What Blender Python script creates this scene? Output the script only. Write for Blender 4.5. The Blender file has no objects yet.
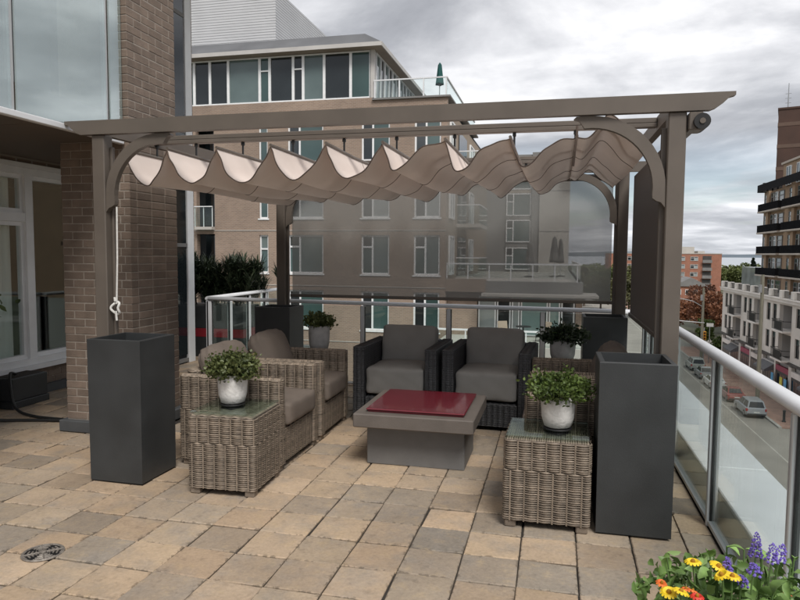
import bpy, math, random
import numpy as np
from mathutils import Matrix, Vector
R_ = math.radians
random.seed(7); np.random.seed(7)
scn = bpy.context.scene
COL = scn.collection

# ------------------------------------------------------------------ camera
cam = bpy.data.cameras.new('camera'); cam_o = bpy.data.objects.new('camera', cam); COL.objects.link(cam_o)
cam.sensor_width = 36; cam.lens = 657.4/800*36; cam.clip_start = .05; cam.clip_end = 20000
YAW, PITCH, ROLL = R_(13.32), R_(4.04), .0073
fw_ = Vector((-math.sin(YAW)*math.cos(PITCH), math.cos(YAW)*math.cos(PITCH), -math.sin(PITCH)))
ri_ = Vector((math.cos(YAW), math.sin(YAW), 0)); up_ = ri_.cross(fw_)
r2 = ri_*math.cos(ROLL)+up_*math.sin(ROLL); u2 = up_*math.cos(ROLL)-ri_*math.sin(ROLL)
cam_o.matrix_world = Matrix(((r2.x,u2.x,-fw_.x,0),(r2.y,u2.y,-fw_.y,0),(r2.z,u2.z,-fw_.z,1.55),(0,0,0,1)))
scn.camera = cam_o
scn.render.engine = 'CYCLES'
scn.cycles.max_bounces = 8; scn.cycles.transparent_max_bounces = 24; scn.cycles.caustics_reflective = False
scn.cycles.caustics_refractive = False; scn.cycles.use_denoising = True
scn.view_settings.view_transform = 'Standard'; scn.view_settings.look = 'None'
scn.view_settings.gamma = 1; scn.view_settings.use_curve_mapping = False
scn.view_settings.exposure = 0.93

# ------------------------------------------------------------------ world and sun
SUN_EL, SUN_AZ = R_(52), R_(150)          # azimuth clockwise from +Y
w = bpy.data.worlds.new('World'); scn.world = w; w.use_nodes = True
nt = w.node_tree; nt.nodes.clear()
def N(t, tree, **kw):
    n = tree.nodes.new(t)
    for k, v in kw.items(): setattr(n, k, v)
    return n
def mathn(tree, op, a, b=None, c=None):
    n = N('ShaderNodeMath', tree, operation=op)
    for i, x in enumerate((a, b, c)):
        if x is None: continue
        if isinstance(x, (int, float)): n.inputs[i].default_value = x
        else: tree.links.new(x, n.inputs[i])
    return n.outputs[0]
out = N('ShaderNodeOutputWorld', nt); bg = N('ShaderNodeBackground', nt); nt.links.new(bg.outputs[0], out.inputs[0])
sky = N('ShaderNodeTexSky', nt, sky_type='NISHITA', sun_disc=False); sky.sun_elevation = SUN_EL; sky.sun_rotation = SUN_AZ
sky.dust_density = 1.5
skm = N('ShaderNodeMix', nt, data_type='RGBA', blend_type='MULTIPLY'); skm.inputs[0].default_value = 1
nt.links.new(sky.outputs[0], skm.inputs[6]); skm.inputs[7].default_value = (.075, .075, .075, 1)
tc = N('ShaderNodeTexCoord', nt); sp = N('ShaderNodeSeparateXYZ', nt); nt.links.new(tc.outputs['Generated'], sp.inputs[0])
zc = mathn(nt, 'MAXIMUM', sp.outputs[2], 0.0)
den = mathn(nt, 'ADD', zc, .10)
px = mathn(nt, 'DIVIDE', sp.outputs[0], den); py = mathn(nt, 'DIVIDE', sp.outputs[1], den)
cb = N('ShaderNodeCombineXYZ', nt); nt.links.new(px, cb.inputs[0]); nt.links.new(py, cb.inputs[1])
def cloudnoise(scale, detail, rough, dist, off):
    mp = N('ShaderNodeMapping', nt); mp.inputs['Location'].default_value = off; nt.links.new(cb.outputs[0], mp.inputs[0])
    n = N('ShaderNodeTexNoise', nt); n.inputs['Scale'].default_value = scale; n.inputs['Detail'].default_value = detail
    n.inputs['Roughness'].default_value = rough; n.inputs['Distortion'].default_value = dist
    nt.links.new(mp.outputs[0], n.inputs[0]); return n.outputs[0]
n1 = cloudnoise(.62, 9, .55, .5, (11.4, 6.2, 0)); n2 = cloudnoise(1.7, 7, .55, .3, (9.3, 4.2, 2))
cs = mathn(nt, 'ADD', mathn(nt, 'MULTIPLY', n1, .68), mathn(nt, 'MULTIPLY', n2, .32))
rmp = N('ShaderNodeValToRGB', nt); nt.links.new(cs, rmp.inputs[0]); e = rmp.color_ramp.elements
e[0].position = .38; e[0].color = (.60, .60, .61, 1); e[1].position = .615; e[1].color = (.165, .172, .192, 1)
e2 = rmp.color_ramp.elements.new(.45); e2.color = (.43, .435, .455, 1)
e3 = rmp.color_ramp.elements.new(.54); e3.color = (.245, .253, .275, 1)
n3 = cloudnoise(.35, 6, .55, .3, (1.3, 7.7, 5))
gap = N('ShaderNodeMapRange', nt); nt.links.new(n3, gap.inputs[0]); gap.inputs[1].default_value = .50; gap.inputs[2].default_value = .60
gap.inputs[3].default_value = 1; gap.inputs[4].default_value = 0
low = N('ShaderNodeMapRange', nt); nt.links.new(zc, low.inputs[0]); low.inputs[1].default_value = .05; low.inputs[2].default_value = .17
low.inputs[3].default_value = 0; low.inputs[4].default_value = 1
cov = mathn(nt, 'MAXIMUM', gap.outputs[0], low.outputs[0])
mx = N('ShaderNodeMix', nt, data_type='RGBA'); nt.links.new(cov, mx.inputs[0]); nt.links.new(skm.outputs[2], mx.inputs[6]); 
hz_ = N('ShaderNodeMapRange', nt); nt.links.new(zc, hz_.inputs[0]); hz_.inputs[1].default_value = .02; hz_.inputs[2].default_value = .30; hz_.inputs[3].default_value = .32; hz_.inputs[4].default_value = 0   # airlight pales the low clouds
hm = N('ShaderNodeMix', nt, data_type='RGBA'); nt.links.new(hz_.outputs[0], hm.inputs[0]); nt.links.new(rmp.outputs[0], hm.inputs[6]); hm.inputs[7].default_value = (.47, .49, .52, 1); nt.links.new(hm.outputs[2], mx.inputs[7])
nt.links.new(mx.outputs[2], bg.inputs[0]); bg.inputs[1].default_value = 1.0
sl = bpy.data.lights.new('sun', 'SUN'); sl.energy = 1.5; sl.angle = R_(22); sl.color = (1, .96, .9)
so = bpy.data.objects.new('sun', sl); COL.objects.link(so)
sd = Vector((math.sin(SUN_AZ)*math.cos(SUN_EL), math.cos(SUN_AZ)*math.cos(SUN_EL), math.sin(SUN_EL)))
so.rotation_euler = sd.to_track_quat('Z', 'Y').to_euler(); so.location = (0, 0, 30)

# ------------------------------------------------------------------ materials
MT = {}
def principled(name):
    m = bpy.data.materials.new(name); m.use_nodes = True; t = m.node_tree
    return m, t, t.nodes['Principled BSDF']
def mat(name, col, rough=.6, var=.2, scale=6., bump=0., bscale=80., metal=0., spec=.5, rnd=0., arnd=0., col2=None, stretch=(1,1,1), detail=5, coat=0.):
    m, t, b = principled(name)
    L = t.links.new
    g = N('ShaderNodeNewGeometry', t); mp = N('ShaderNodeMapping', t); mp.inputs['Scale'].default_value = stretch; L(g.outputs['Position'], mp.inputs[0])
    n = N('ShaderNodeTexNoise', t); n.inputs['Scale'].default_value = scale; n.inputs['Detail'].default_value = detail; L(mp.outputs[0], n.inputs[0])
    mr = N('ShaderNodeMapRange', t); L(n.outputs[0], mr.inputs[0]); mr.inputs[1].default_value = .28; mr.inputs[2].default_value = .72
    x = N('ShaderNodeMix', t, data_type='RGBA'); L(mr.outputs[0], x.inputs[0])
    c1 = [max(0, c*(1-var)) for c in col]; c2 = list(col2) if col2 else [min(1, c*(1+var)) for c in col]
    x.inputs[6].default_value = (*c1, 1); x.inputs[7].default_value = (*c2, 1)
    last = x.outputs[2]
    def vary(src, amt, last):
        h = N('ShaderNodeHueSaturation', t); r = N('ShaderNodeMapRange', t); L(src, r.inputs[0])
        r.inputs[3].default_value = 1-amt; r.inputs[4].default_value = 1+amt; L(r.outputs[0], h.inputs['Value']); L(last, h.inputs['Color']); return h.outputs[0]
    if rnd:
        oi = N('ShaderNodeObjectInfo', t); last = vary(oi.outputs['Random'], rnd, last)
    if arnd:
        at = N('ShaderNodeAttribute', t); at.attribute_name = 'rnd'; last = vary(at.outputs['Fac'], arnd, last)
    L(last, b.inputs['Base Color'])
    b.inputs['Metallic'].default_value = metal; b.inputs['Specular IOR Level'].default_value = spec
    rr = N('ShaderNodeMapRange', t); L(n.outputs[0], rr.inputs[0]); rr.inputs[3].default_value = max(.02, rough*.85); rr.inputs[4].default_value = min(1, rough*1.15)
    L(rr.outputs[0], b.inputs['Roughness'])
    if coat: b.inputs['Coat Weight'].default_value = coat; b.inputs['Coat Roughness'].default_value = .05
    if bump:
        n2 = N('ShaderNodeTexNoise', t); n2.inputs['Scale'].default_value = bscale; n2.inputs['Detail'].default_value = 4; L(g.outputs['Position'], n2.inputs[0])
        bp = N('ShaderNodeBump', t); bp.inputs['Strength'].default_value = bump; bp.inputs['Distance'].default_value = .01; L(n2.outputs[0], bp.inputs['Height']); L(bp.outputs[0], b.inputs['Normal'])
    MT[name] = m; return m
def glassmat(name, tint, refl, rough=.0, trans=1.0, body=None, bodyfac=0.):
    """thin pane: tinted see-through plus mirror reflection (and an optional milky film)"""
    m = bpy.data.materials.new(name); m.use_nodes = True; t = m.node_tree; t.nodes.clear(); L = t.links.new
    o = N('ShaderNodeOutputMaterial', t); tr = N('ShaderNodeBsdfTransparent', t); tr.inputs[0].default_value = (*tint, 1)
    gl = N('ShaderNodeBsdfGlossy', t); gl.inputs['Roughness'].default_value = rough; gl.inputs[0].default_value = (.92, .98, .97, 1)
    gm_ = N('ShaderNodeNewGeometry', t); vd = N('ShaderNodeVectorMath', t, operation='DOT_PRODUCT'); L(gm_.outputs['Incoming'], vd.inputs[0]); L(gm_.outputs['Normal'], vd.inputs[1])
    f = mathn(t, 'POWER', mathn(t, 'SUBTRACT', 1.0, mathn(t, 'ABSOLUTE', vd.outputs['Value'])), 5.0)
    f = mathn(t, 'ADD', mathn(t, 'MULTIPLY', f, .85), .035+refl); f = mathn(t, 'MINIMUM', f, .95)
    base = tr.outputs[0]
    if bodyfac:
        df = N('ShaderNodeBsdfDiffuse', t); df.inputs[0].default_value = (*body, 1); s0 = N('ShaderNodeMixShader', t); s0.inputs[0].default_value = bodyfac
        L(base, s0.inputs[1]); L(df.outputs[0], s0.inputs[2]); base = s0.outputs[0]
    s = N('ShaderNodeMixShader', t); L(f, s.inputs[0]); L(base, s.inputs[1]); L(gl.outputs[0], s.inputs[2]); L(s.outputs[0], o.inputs[0])
    MT[name] = m; return m
def screenmat(name, col, opac):
    m = bpy.data.materials.new(name); m.use_nodes = True; t = m.node_tree; t.nodes.clear(); L = t.links.new
    o = N('ShaderNodeOutputMaterial', t); tr = N('ShaderNodeBsdfTransparent', t)
    d = N('ShaderNodeBsdfDiffuse', t); d.inputs[0].default_value = (*col, 1); tl = N('ShaderNodeBsdfTranslucent', t); tl.inputs[0].default_value = (*col, 1)
    s1 = N('ShaderNodeMixShader', t); s1.inputs[0].default_value = .35; L(d.outputs[0], s1.inputs[1]); L(tl.outputs[0], s1.inputs[2])
    s = N('ShaderNodeMixShader', t); s.inputs[0].default_value = opac; L(tr.outputs[0], s.inputs[1]); L(s1.outputs[0], s.inputs[2]); L(s.outputs[0], o.inputs[0])
    MT[name] = m; return m
def leafmat(name, c1, c2, c3=None, transl=.25, rough=.45):
    m, t, b = principled(name); L = t.links.new
    at = N('ShaderNodeAttribute', t); at.attribute_name = 'rnd'; r = N('ShaderNodeValToRGB', t); L(at.outputs['Fac'], r.inputs[0])
    r.color_ramp.elements[0].color = (*c1, 1); r.color_ramp.elements[1].color = (*c2, 1)
    if c3: e = r.color_ramp.elements.new(.9); e.color = (*c2, 1); r.color_ramp.elements[-1].color = (*c3, 1)
    L(r.outputs[0], b.inputs['Base Color']); b.inputs['Roughness'].default_value = rough
    tl = N('ShaderNodeBsdfTranslucent', t); L(r.outputs[0], tl.inputs[0]); s = N('ShaderNodeMixShader', t); s.inputs[0].default_value = transl
    L(b.outputs[0], s.inputs[1]); L(tl.outputs[0], s.inputs[2]); L(s.outputs[0], t.nodes['Material Output'].inputs[0])
    MT[name] = m; return m
def brickmat(name, c1, c2, mortar, bw, bh, msize=.012, axis='XZ'):
    m, t, b = principled(name); L = t.links.new
    g = N('ShaderNodeNewGeometry', t); s = N('ShaderNodeSeparateXYZ', t); L(g.outputs['Position'], s.inputs[0]); c = N('ShaderNodeCombineXYZ', t)
    if axis == 'sum': L(mathn(t, 'ADD', s.outputs[0], s.outputs[1]), c.inputs[0])
    else: L(s.outputs['XYZ'.index(axis[0])], c.inputs[0])
    L(s.outputs[2], c.inputs[1])
    k = N('ShaderNodeTexBrick', t); L(c.outputs[0], k.inputs[0]); k.inputs['Scale'].default_value = 1
    k.inputs['Color1'].default_value = (*c1, 1); k.inputs['Color2'].default_value = (*c2, 1); k.inputs['Mortar'].default_value = (*mortar, 1)
    k.inputs['Brick Width'].default_value = bw; k.inputs['Row Height'].default_value = bh; k.inputs['Mortar Size'].default_value = msize
    n = N('ShaderNodeTexNoise', t); n.inputs['Scale'].default_value = .5; n.inputs['Detail'].default_value = 6; L(g.outputs['Position'], n.inputs[0])
    mr = N('ShaderNodeMapRange', t); L(n.outputs[0], mr.inputs[0]); mr.inputs[1].default_value = .3; mr.inputs[2].default_value = .7; mr.inputs[3].default_value = .84; mr.inputs[4].default_value = 1.12
    h = N('ShaderNodeHueSaturation', t); L(mr.outputs[0], h.inputs['Value']); L(k.outputs[0], h.inputs['Color']); L(h.outputs[0], b.inputs['Base Color']); b.inputs['Roughness'].default_value = .85
    bp = N('ShaderNodeBump', t); bp.inputs['Strength'].default_value = .4; bp.inputs['Distance'].default_value = .01; bp.invert = True; L(k.outputs['Fac'], bp.inputs['Height']); L(bp.outputs[0], b.inputs['Normal'])
    MT[name] = m; return m
def pavermat(name, use_attr):
    m, t, b = principled(name); L = t.links.new
    g = N('ShaderNodeNewGeometry', t)
    if use_attr: a = N('ShaderNodeAttribute', t); a.attribute_name = 'rnd'; src = a.outputs['Fac']
    else: a = N('ShaderNodeObjectInfo', t); src = a.outputs['Random']
    rp = N('ShaderNodeValToRGB', t); L(src, rp.inputs[0]); cr = rp.color_ramp
    cr.elements[0].position = 0; cr.elements[0].color = (.30, .255, .205, 1); cr.elements[1].position = 1; cr.elements[1].color = (.51, .375, .245, 1)
    for p, c in ((.2, (.425, .315, .215)), (.38, (.53, .39, .26)), (.55, (.345, .285, .22)), (.7, (.56, .41, .265)), (.85, (.46, .325, .21))):
        e = cr.elements.new(p); e.color = (*c, 1)
    def noise(sc, d, seed=True, rough=.6):
        n = N('ShaderNodeTexNoise', t); n.inputs['Scale'].default_value = sc; n.inputs['Detail'].default_value = d; n.inputs['Roughness'].default_value = rough; n.noise_dimensions = '4D'
        L(g.outputs['Position'], n.inputs['Vector']); L(mathn(t, 'MULTIPLY', src, 40.), n.inputs['W']); return n.outputs[0]
    na = noise(4.5, 6); nb = noise(60, 5); nc = noise(1.1, 4); nd = noise(14, 7, rough=.7)
    def band(x, lo, hi, a0, a1):
        r = N('ShaderNodeMapRange', t); L(x, r.inputs[0]); r.inputs[1].default_value = lo; r.inputs[2].default_value = hi; r.inputs[3].default_value = a0; r.inputs[4].default_value = a1; return r.outputs[0]
    grey = N('ShaderNodeMix', t, data_type='RGBA'); L(band(na, .47, .70, 0, .6), grey.inputs[0]); L(rp.outputs[0], grey.inputs[6]); grey.inputs[7].default_value = (.30, .27, .24, 1)
    och = N('ShaderNodeMix', t, data_type='RGBA'); L(band(nd, .52, .72, 0, .5), och.inputs[0]); L(grey.outputs[2], och.inputs[6]); och.inputs[7].default_value = (.55, .395, .21, 1)
    v = mathn(t, 'MULTIPLY', band(nb, .3, .7, .86, 1.1), band(nc, .3, .7, .70, 1.10)); v = mathn(t, 'MULTIPLY', v, band(nd, .25, .45, .66, 1.))
    h = N('ShaderNodeHueSaturation', t); L(v, h.inputs['Value']); L(och.outputs[2], h.inputs['Color']); h.inputs['Saturation'].default_value = .9; final = h.outputs[0]
    if not use_attr:      # moss and dirt gathered along the joints
        tc_ = N('ShaderNodeTexCoord', t); sx = N('ShaderNodeSeparateXYZ', t); L(tc_.outputs['Object'], sx.inputs[0])
        ed = mathn(t, 'MINIMUM', mathn(t, 'SUBTRACT', .1435, mathn(t, 'ABSOLUTE', sx.outputs[0])), mathn(t, 'SUBTRACT', .141, mathn(t, 'ABSOLUTE', sx.outputs[1])))
        ne = noise(22, 6, rough=.7); wd_ = band(ne, .50, .80, .0, .055); k_ = N('ShaderNodeMapRange', t); L(ed, k_.inputs[0]); k_.inputs[1].default_value = .002; L(mathn(t, 'ADD', wd_, .003), k_.inputs[2]); k_.inputs[3].default_value = .7; k_.inputs[4].default_value = 0
        dm = N('ShaderNodeMix', t, data_type='RGBA'); L(k_.outputs[0], dm.inputs[0]); L(final, dm.inputs[6]); dm.inputs[7].default_value = (.075, .06, .045, 1); final = dm.outputs[2]
    L(final, b.inputs['Base Color'])
    b.inputs['Roughness'].default_value = .82; b.inputs['Specular IOR Level'].default_value = .3
    bp = N('ShaderNodeBump', t); bp.inputs['Strength'].default_value = .35; bp.inputs['Distance'].default_value = .006; L(mathn(t, 'ADD', nb, mathn(t, 'MULTIPLY', nd, 1.4)), bp.inputs['Height']); L(bp.outputs[0], b.inputs['Normal'])
    MT[name] = m; return m

pavermat('paver', False); pavermat('paver_joined', True)
mat('joint_sand', (.035, .030, .025), .95, .4, 20, .3)
mat('brick', (.192, .147, .117), .85, .18, 9, .35, 90, rnd=.16)
mat('mortar', (.34, .30, .26), .95, .15, 30, .3, 120)
mat('taupe_metal', (.125, .105, .088), .48, .1, 5, .05, 300)
mat('dark_metal', (.018, .018, .019), .4, .2, 10)
mat('rail_black', (.016, .016, .018), .9, .4, 3, spec=.1)
mat('black', (.012, .012, .013), .5, .2, 10)
mat('planter', (.036, .039, .041), .5, .22, 3.5, .08, 160, detail=8)
mat('planter_inside', (.02, .02, .02), .8, .2, 10)
mat('soil', (.03, .022, .016), .95, .5, 30, .6, 60)
mat('alu', (.55, .57, .59), .38, .05, 4, metal=.25)
mat('alu_white', (.74, .75, .77), .4, .06, 4)
mat('white_frame', (.84, .85, .86), .45, .06, 5)
mat('flashing', (.70, .72, .745), .5, .08, 3, .03, 60)
mat('flashing_grey', (.30, .315, .31), .5, .12, 3)
mat('dark_flash', (.075, .08, .085), .55, .2, 6)
mat('soffit', (.13, .105, .085), .7, .12, 4)
mat('canvas', (.77, .675, .62), .9, .06, 3, .15, 500)
mat('hem', (.12, .09, .075), .9, .1, 20)
mat('rope', (.72, .71, .68), .8, .1, 60, .4, 300)
mat('wicker', (.222, .178, .137), .62, .22, 35, 0, arnd=.4)
mat('wicker_core', (.07, .052, .04), .9, .2, 20)
mat('black_wicker', (.058, .059, .063), .5, .2, 40, 0, arnd=.3)
mat('foot_wood', (.20, .16, .125), .7, .2, 15)
mat('cushion_taupe', (.150, .122, .102), .92, .10, 6, .25, 700)
mat('cushion_grey', (.255, .248, .236), .92, .09, 6, .25, 700)
mat('concrete_top', (.128, .110, .097), .68, .14, 7, .12, 90, detail=8)
mat('concrete_base', (.16, .157, .155), .7, .12, 7, .12, 90, detail=8)
mat('red_lid', (.14, .014, .024), .17, .08, 5, coat=.25)
mat('pot_white', (.72, .705, .69), .75, .2, 12, .45, 45, detail=9)
mat('pot_grey', (.45, .435, .42), .8, .2, 12, .45, 45, detail=9)
mat('red_paint', (.26, .02, .03), .5, .1, 5)
mat('drain_metal', (.28, .25, .22), .5, .35, 40, .2, 90, metal=.4)
mat('hose', (.014, .014, .014), .5, .2, 10)
mat('curtain', (.82, .87, .85), .9, .08, 3, stretch=(1, 1, .05))
mat('room_dark', (.026, .030, .034), .9, .3, 1)
mat('room_floor', (.16, .13, .1), .7, .2, 3)
mat('siding', (.58, .585, .60), .6, .06, .6)
mat('roof_grey', (.12, .123, .13), .8, .2, .7)
mat('eave_white', (.52, .50, .48), .6, .1, 1)
mat('eave_under', (.32, .265, .22), .7, .1, 1)
mat('concrete_far', (.46, .435, .40), .85, .1, .5, detail=8)
mat('grey_far', (.20, .195, .19), .7, .15, .6)
mat('tan_far', (.33, .265, .205), .85, .12, .6)
mat('stucco', (.70, .655, .60), .85, .10, .5, detail=8)
mat('stucco_trim', (.76, .72, .67), .8, .1, .8)
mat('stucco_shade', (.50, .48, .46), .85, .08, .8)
mat('shop_dark', (.06, .055, .05), .6, .3, 1)
mat('awning', (.13, .13, .135), .8, .15, 2)
mat('sign_pink', (.32, .06, .10), .6, .1, 2); mat('poster_blue', (.12, .38, .62), .6, .15, 3); mat('poster_yellow', (.62, .58, .08), .6, .2, 4)
mat('tower_tan', (.34, .235, .155), .85, .12, .8); mat('slab_pale', (.50, .44, .38), .8, .1, 1)
mat('tower_brown', (.075, .042, .032), .85, .2, .4); mat('tower_band', (.13, .085, .065), .85, .15, .6)
brickmat('neighbour_brick', (.33, .235, .175), (.26, .185, .14), (.34, .28, .235), .21, .072)
brickmat('apartment_brick', (.36, .145, .085), (.30, .115, .07), (.36, .2, .15), .25, .08)
brickmat('house_brick', (.25, .185, .145), (.205, .155, .12), (.33, .29, .25), .21, .068, axis='YZ')
mat('asphalt', (.27, .25, .222), .9, .16, .35, .2, 20, detail=9)
mat('kerb', (.40, .385, .36), .85, .15, 1)
mat('pavement', (.38, .235, .185), .85, .2, 1.2, .2, 20)
mat('crossing', (.34, .20, .155), .85, .2, 1.5)
mat('ground', (.12, .125, .085), .95, .4, .05, detail=9)
mat('road_paint', (.42, .40, .36), .8, .2, 2)
mat('water', (.40, .43, .47), .35, .05, .01)
mat('hill', (.105, .135, .165), .95, .2, .004)  # blue haze of distance is put into this colour
mat('pole_wood', (.21, .20, .155), .9, .2, 3, stretch=(4, 4, .4))
mat('signal_yellow', (.72, .33, .02), .5, .1, 2); mat('signal_lens', (.06, .02, .02), .3, .1, 2)
mat('steel', (.36, .37, .38), .45, .1, 2, metal=.5)
mat('tyre', (.02, .02, .02), .85, .2, 10); mat('rim', (.35, .36, .37), .35, .1, 5, metal=.7)
mat('car_glass', (.02, .024, .028), .06, .1, 2, spec=.8); mat('tail_light', (.35, .02, .02), .2, .1, 3); mat('head_light', (.6, .62, .65), .15, .05, 3)
mat('plate', (.7, .7, .68), .5, .05, 5)
for n_, c_ in (('car_silver', (.34, .36, .39)), ('car_grey', (.20, .215, .225)), ('car_pale', (.40, .42, .40)), ('car_white', (.72, .72, .71)), ('car_red', (.30, .045, .035)), ('car_black', (.025, .026, .03))):
    mat(n_, c_, .32, .03, 2, metal=.15, coat=.6)
mat('bark', (.12, .095, .075), .95, .3, 3, .5, 10)
mat('umbrella_cloth', (.10, .095, .09), .9, .1, 4); mat('umbrella_green', (.012, .075, .07), .9, .1, 4)
mat('stem_green', (.10, .17, .05), .6, .2, 20); mat('petal_yellow', (.80, .56, .015), .55, .12, 60); mat('petal_orange', (.72, .16, .03), .55, .15, 60)
mat('petal_red', (.62, .035, .02), .55, .15, 60); mat('petal_violet', (.17, .12, .46), .6, .25, 90, rnd=.15); mat('flower_eye', (.35, .17, .01), .8, .2, 90)
leafmat('leaf_bed', (.06, .12, .025), (.20, .32, .09), (.30, .40, .16)); leafmat('leaf_jade', (.035, .05, .018), (.16, .185, .065), (.26, .20, .10)); leafmat('leaf_dark', (.012, .022, .012), (.05, .075, .035), (.09, .035, .03))
leafmat('leaf_bright', (.035, .055, .016), (.15, .215, .05), (.26, .36, .10)); leafmat('leaf_blade', (.012, .020, .011), (.06, .085, .045), (.12, .14, .085), .15)
leafmat('leaf_tree', (.06, .085, .026), (.20, .235, .075), (.27, .29, .11)); leafmat('leaf_olive', (.05, .055, .022), (.15, .145, .055)); leafmat('leaf_red', (.14, .055, .03), (.36, .165, .085), (.40, .25, .11))
leafmat('leaf_conifer', (.012, .022, .014), (.035, .055, .03))
mat('leaf_flower', (.17, .28, .075), .5, .35, 40, rnd=.4)
glassmat('rail_glass', (.93, .965, .955), .0)
glassmat('balcony_glass', (.74, .82, .81), .36, .02, body=(.62, .72, .71), bodyfac=.30)
glassmat('window_glass', (.94, .965, .96), .02)
glassmat('table_glass', (.86, .93, .90), .03)
screenmat('screen_mesh', (.30, .305, .295), .54); screenmat('screen_side', (.22, .20, .19), .95)
def panemat(name, col, spec=.9, rough=.05):
    return mat(name, col, rough, .25, .4, spec=spec)
panemat('pane_mint', (.20, .29, .28)); panemat('pane_dark', (.018, .024, .027)); panemat('pane_teal', (.045, .085, .082)); panemat('pane_pale', (.11, .15, .15)); panemat('pane_curtain', (.30, .33, .33))

# ------------------------------------------------------------------ mesh helpers
class MB:
    def __init__(s): s.v = []; s.f = []; s.a = []; s.xf = None
    def add(s, vs, fs, a=0.5):
        o = len(s.v)
        if s.xf is not None: vs = [tuple(s.xf @ Vector(v)) for v in vs]
        s.v.extend(vs); s.f.extend([tuple(i+o for i in f) for f in fs]); s.a.extend([a]*len(fs)); return s
    def box(s, x0, x1, y0, y1, z0, z1, a=.5):
        if x0 > x1: x0, x1 = x1, x0
        if y0 > y1: y0, y1 = y1, y0
        if z0 > z1: z0, z1 = z1, z0
        return s.add([(x0,y0,z0),(x1,y0,z0),(x1,y1,z0),(x0,y1,z0),(x0,y0,z1),(x1,y0,z1),(x1,y1,z1),(x0,y1,z1)],
              [(0,3,2,1),(4,5,6,7),(0,1,5,4),(1,2,6,5),(2,3,7,6),(3,0,4,7)], a)
    def cbox(s, x0, x1, y0, y1, z0, z1, b=.006, a=.5):
        vs = []; idx = {}
        X, Y, Z = (x0, x1), (y0, y1), (z0, z1); sg = (1, -1)
        for i in (0,1):
            for j in (0,1):
                for k in (0,1):
                    for ax in range(3):
                        p = [X[i]+sg[i]*b, Y[j]+sg[j]*b, Z[k]+sg[k]*b]; p[ax] = (X[i], Y[j], Z[k])[ax]
                        idx[i,j,k,ax] = len(vs); vs.append(tuple(p))
        I = lambda i,j,k,ax: idx[i,j,k,ax]; fs = []
        for k in (0,1):
            f = [I(0,0,k,2), I(1,0,k,2), I(1,1,k,2), I(0,1,k,2)]; fs.append(f if k else f[::-1])
            f = [I(0,k,0,1), I(0,k,1,1), I(1,k,1,1), I(1,k,0,1)]; fs.append(f if k else f[::-1])
            f = [I(k,0,0,0), I(k,1,0,0), I(k,1,1,0), I(k,0,1,0)]; fs.append(f if k else f[::-1])
        for i in (0,1):
            for j in (0,1):
                fs.append([I(i,j,0,0), I(i,j,1,0), I(i,j,1,1), I(i,j,0,1)]); fs.append([I(i,0,j,0), I(i,1,j,0), I(i,1,j,2), I(i,0,j,2)]); fs.append([I(0,i,j,1), I(1,i,j,1), I(1,i,j,2), I(0,i,j,2)])
                for k in (0,1): fs.append([I(i,j,k,0), I(i,j,k,1), I(i,j,k,2)])
        c = Vector(((x0+x1)/2, (y0+y1)/2, (z0+z1)/2)); out = []
        for f in fs:
            P = [Vector(vs[q]) for q in f]; n = (P[1]-P[0]).cross(P[2]-P[0]); m = sum(P, Vector())/len(P)-c
            out.append(tuple(f) if n.dot(m) > 0 else tuple(f[::-1]))
        return s.add(vs, out, a)
    def cyl(s, p0, p1, r0, r1=None, n=10, caps=True, a=.5):
        r1 = r0 if r1 is None else r1; p0 = Vector(p0); p1 = Vector(p1); d = (p1-p0).normalized()
        u = d.orthogonal().normalized(); v = d.cross(u); vs = []; fs = []
        for p, r in ((p0, r0), (p1, r1)):
            for i in range(n): t = 2*math.pi*i/n; vs.append(tuple(p+u*r*math.cos(t)+v*r*math.sin(t)))
        for i in range(n): j = (i+1) % n; fs.append((i, j, n+j, n+i))
        if caps: fs.append(tuple(range(n))[::-1]); fs.append(tuple(range(n, 2*n)))
        return s.add(vs, fs, a)
    def tube(s, pts, r, n=6, closed=False, a=.5):
        pts = [Vector(p) for p in pts]; m = len(pts); vs = []; fs = []; u = None
        for i, p in enumerate(pts):
            if closed: d = (pts[(i+1) % m]-pts[i-1])
            else: d = pts[min(i+1, m-1)]-pts[max(i-1, 0)]
            d.normalize()
            u = d.orthogonal().normalized() if u is None else (u-d*u.dot(d)).normalized()
            v = d.cross(u); ri = r[i] if isinstance(r, (list, tuple)) else r
            for k in range(n): t = 2*math.pi*k/n; vs.append(tuple(p+u*ri*math.cos(t)+v*ri*math.sin(t)))
        for i in range(m if closed else m-1):
            j = (i+1) % m
            for k in range(n): l = (k+1) % n; fs.append((i*n+k, i*n+l, j*n+l, j*n+k))
        if not closed: fs.append(tuple(range(n))[::-1]); fs.append(tuple(range((m-1)*n, m*n)))
        return s.add(vs, fs, a)
    def lathe(s, prof, n=24, c=(0,0), a=.5):
        vs = []; fs = []
        for r, z in prof:
            for i in range(n): t = 2*math.pi*i/n; vs.append((c[0]+r*math.cos(t), c[1]+r*math.sin(t), z))
        for k in range(len(prof)-1):
            for i in range(n): j = (i+1) % n; fs.append((k*n+i, k*n+j, (k+1)*n+j, (k+1)*n+i))
        fs.append(tuple(range(n))[::-1]); fs.append(tuple(range((len(prof)-1)*n, len(prof)*n)))
        return s.add(vs, fs, a)
    def prism(s, poly, ax, t0, t1, a=.5):
        """poly: 2D points (ccw) in the plane normal to axis ax; X:(y,z) Y:(x,z) Z:(x,y)"""
        n = len(poly); mk = {'X': lambda p, t: (t, p[0], p[1]), 'Y': lambda p, t: (p[0], t, p[1]), 'Z': lambda p, t: (p[0], p[1], t)}[ax]
        vs = [mk(p, t0) for p in poly]+[mk(p, t1) for p in poly]
        fs = [tuple(range(n))[::-1], tuple(range(n, 2*n))]+[(i, (i+1) % n, n+(i+1) % n, n+i) for i in range(n)]
        return s.add(vs, fs, a)
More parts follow.
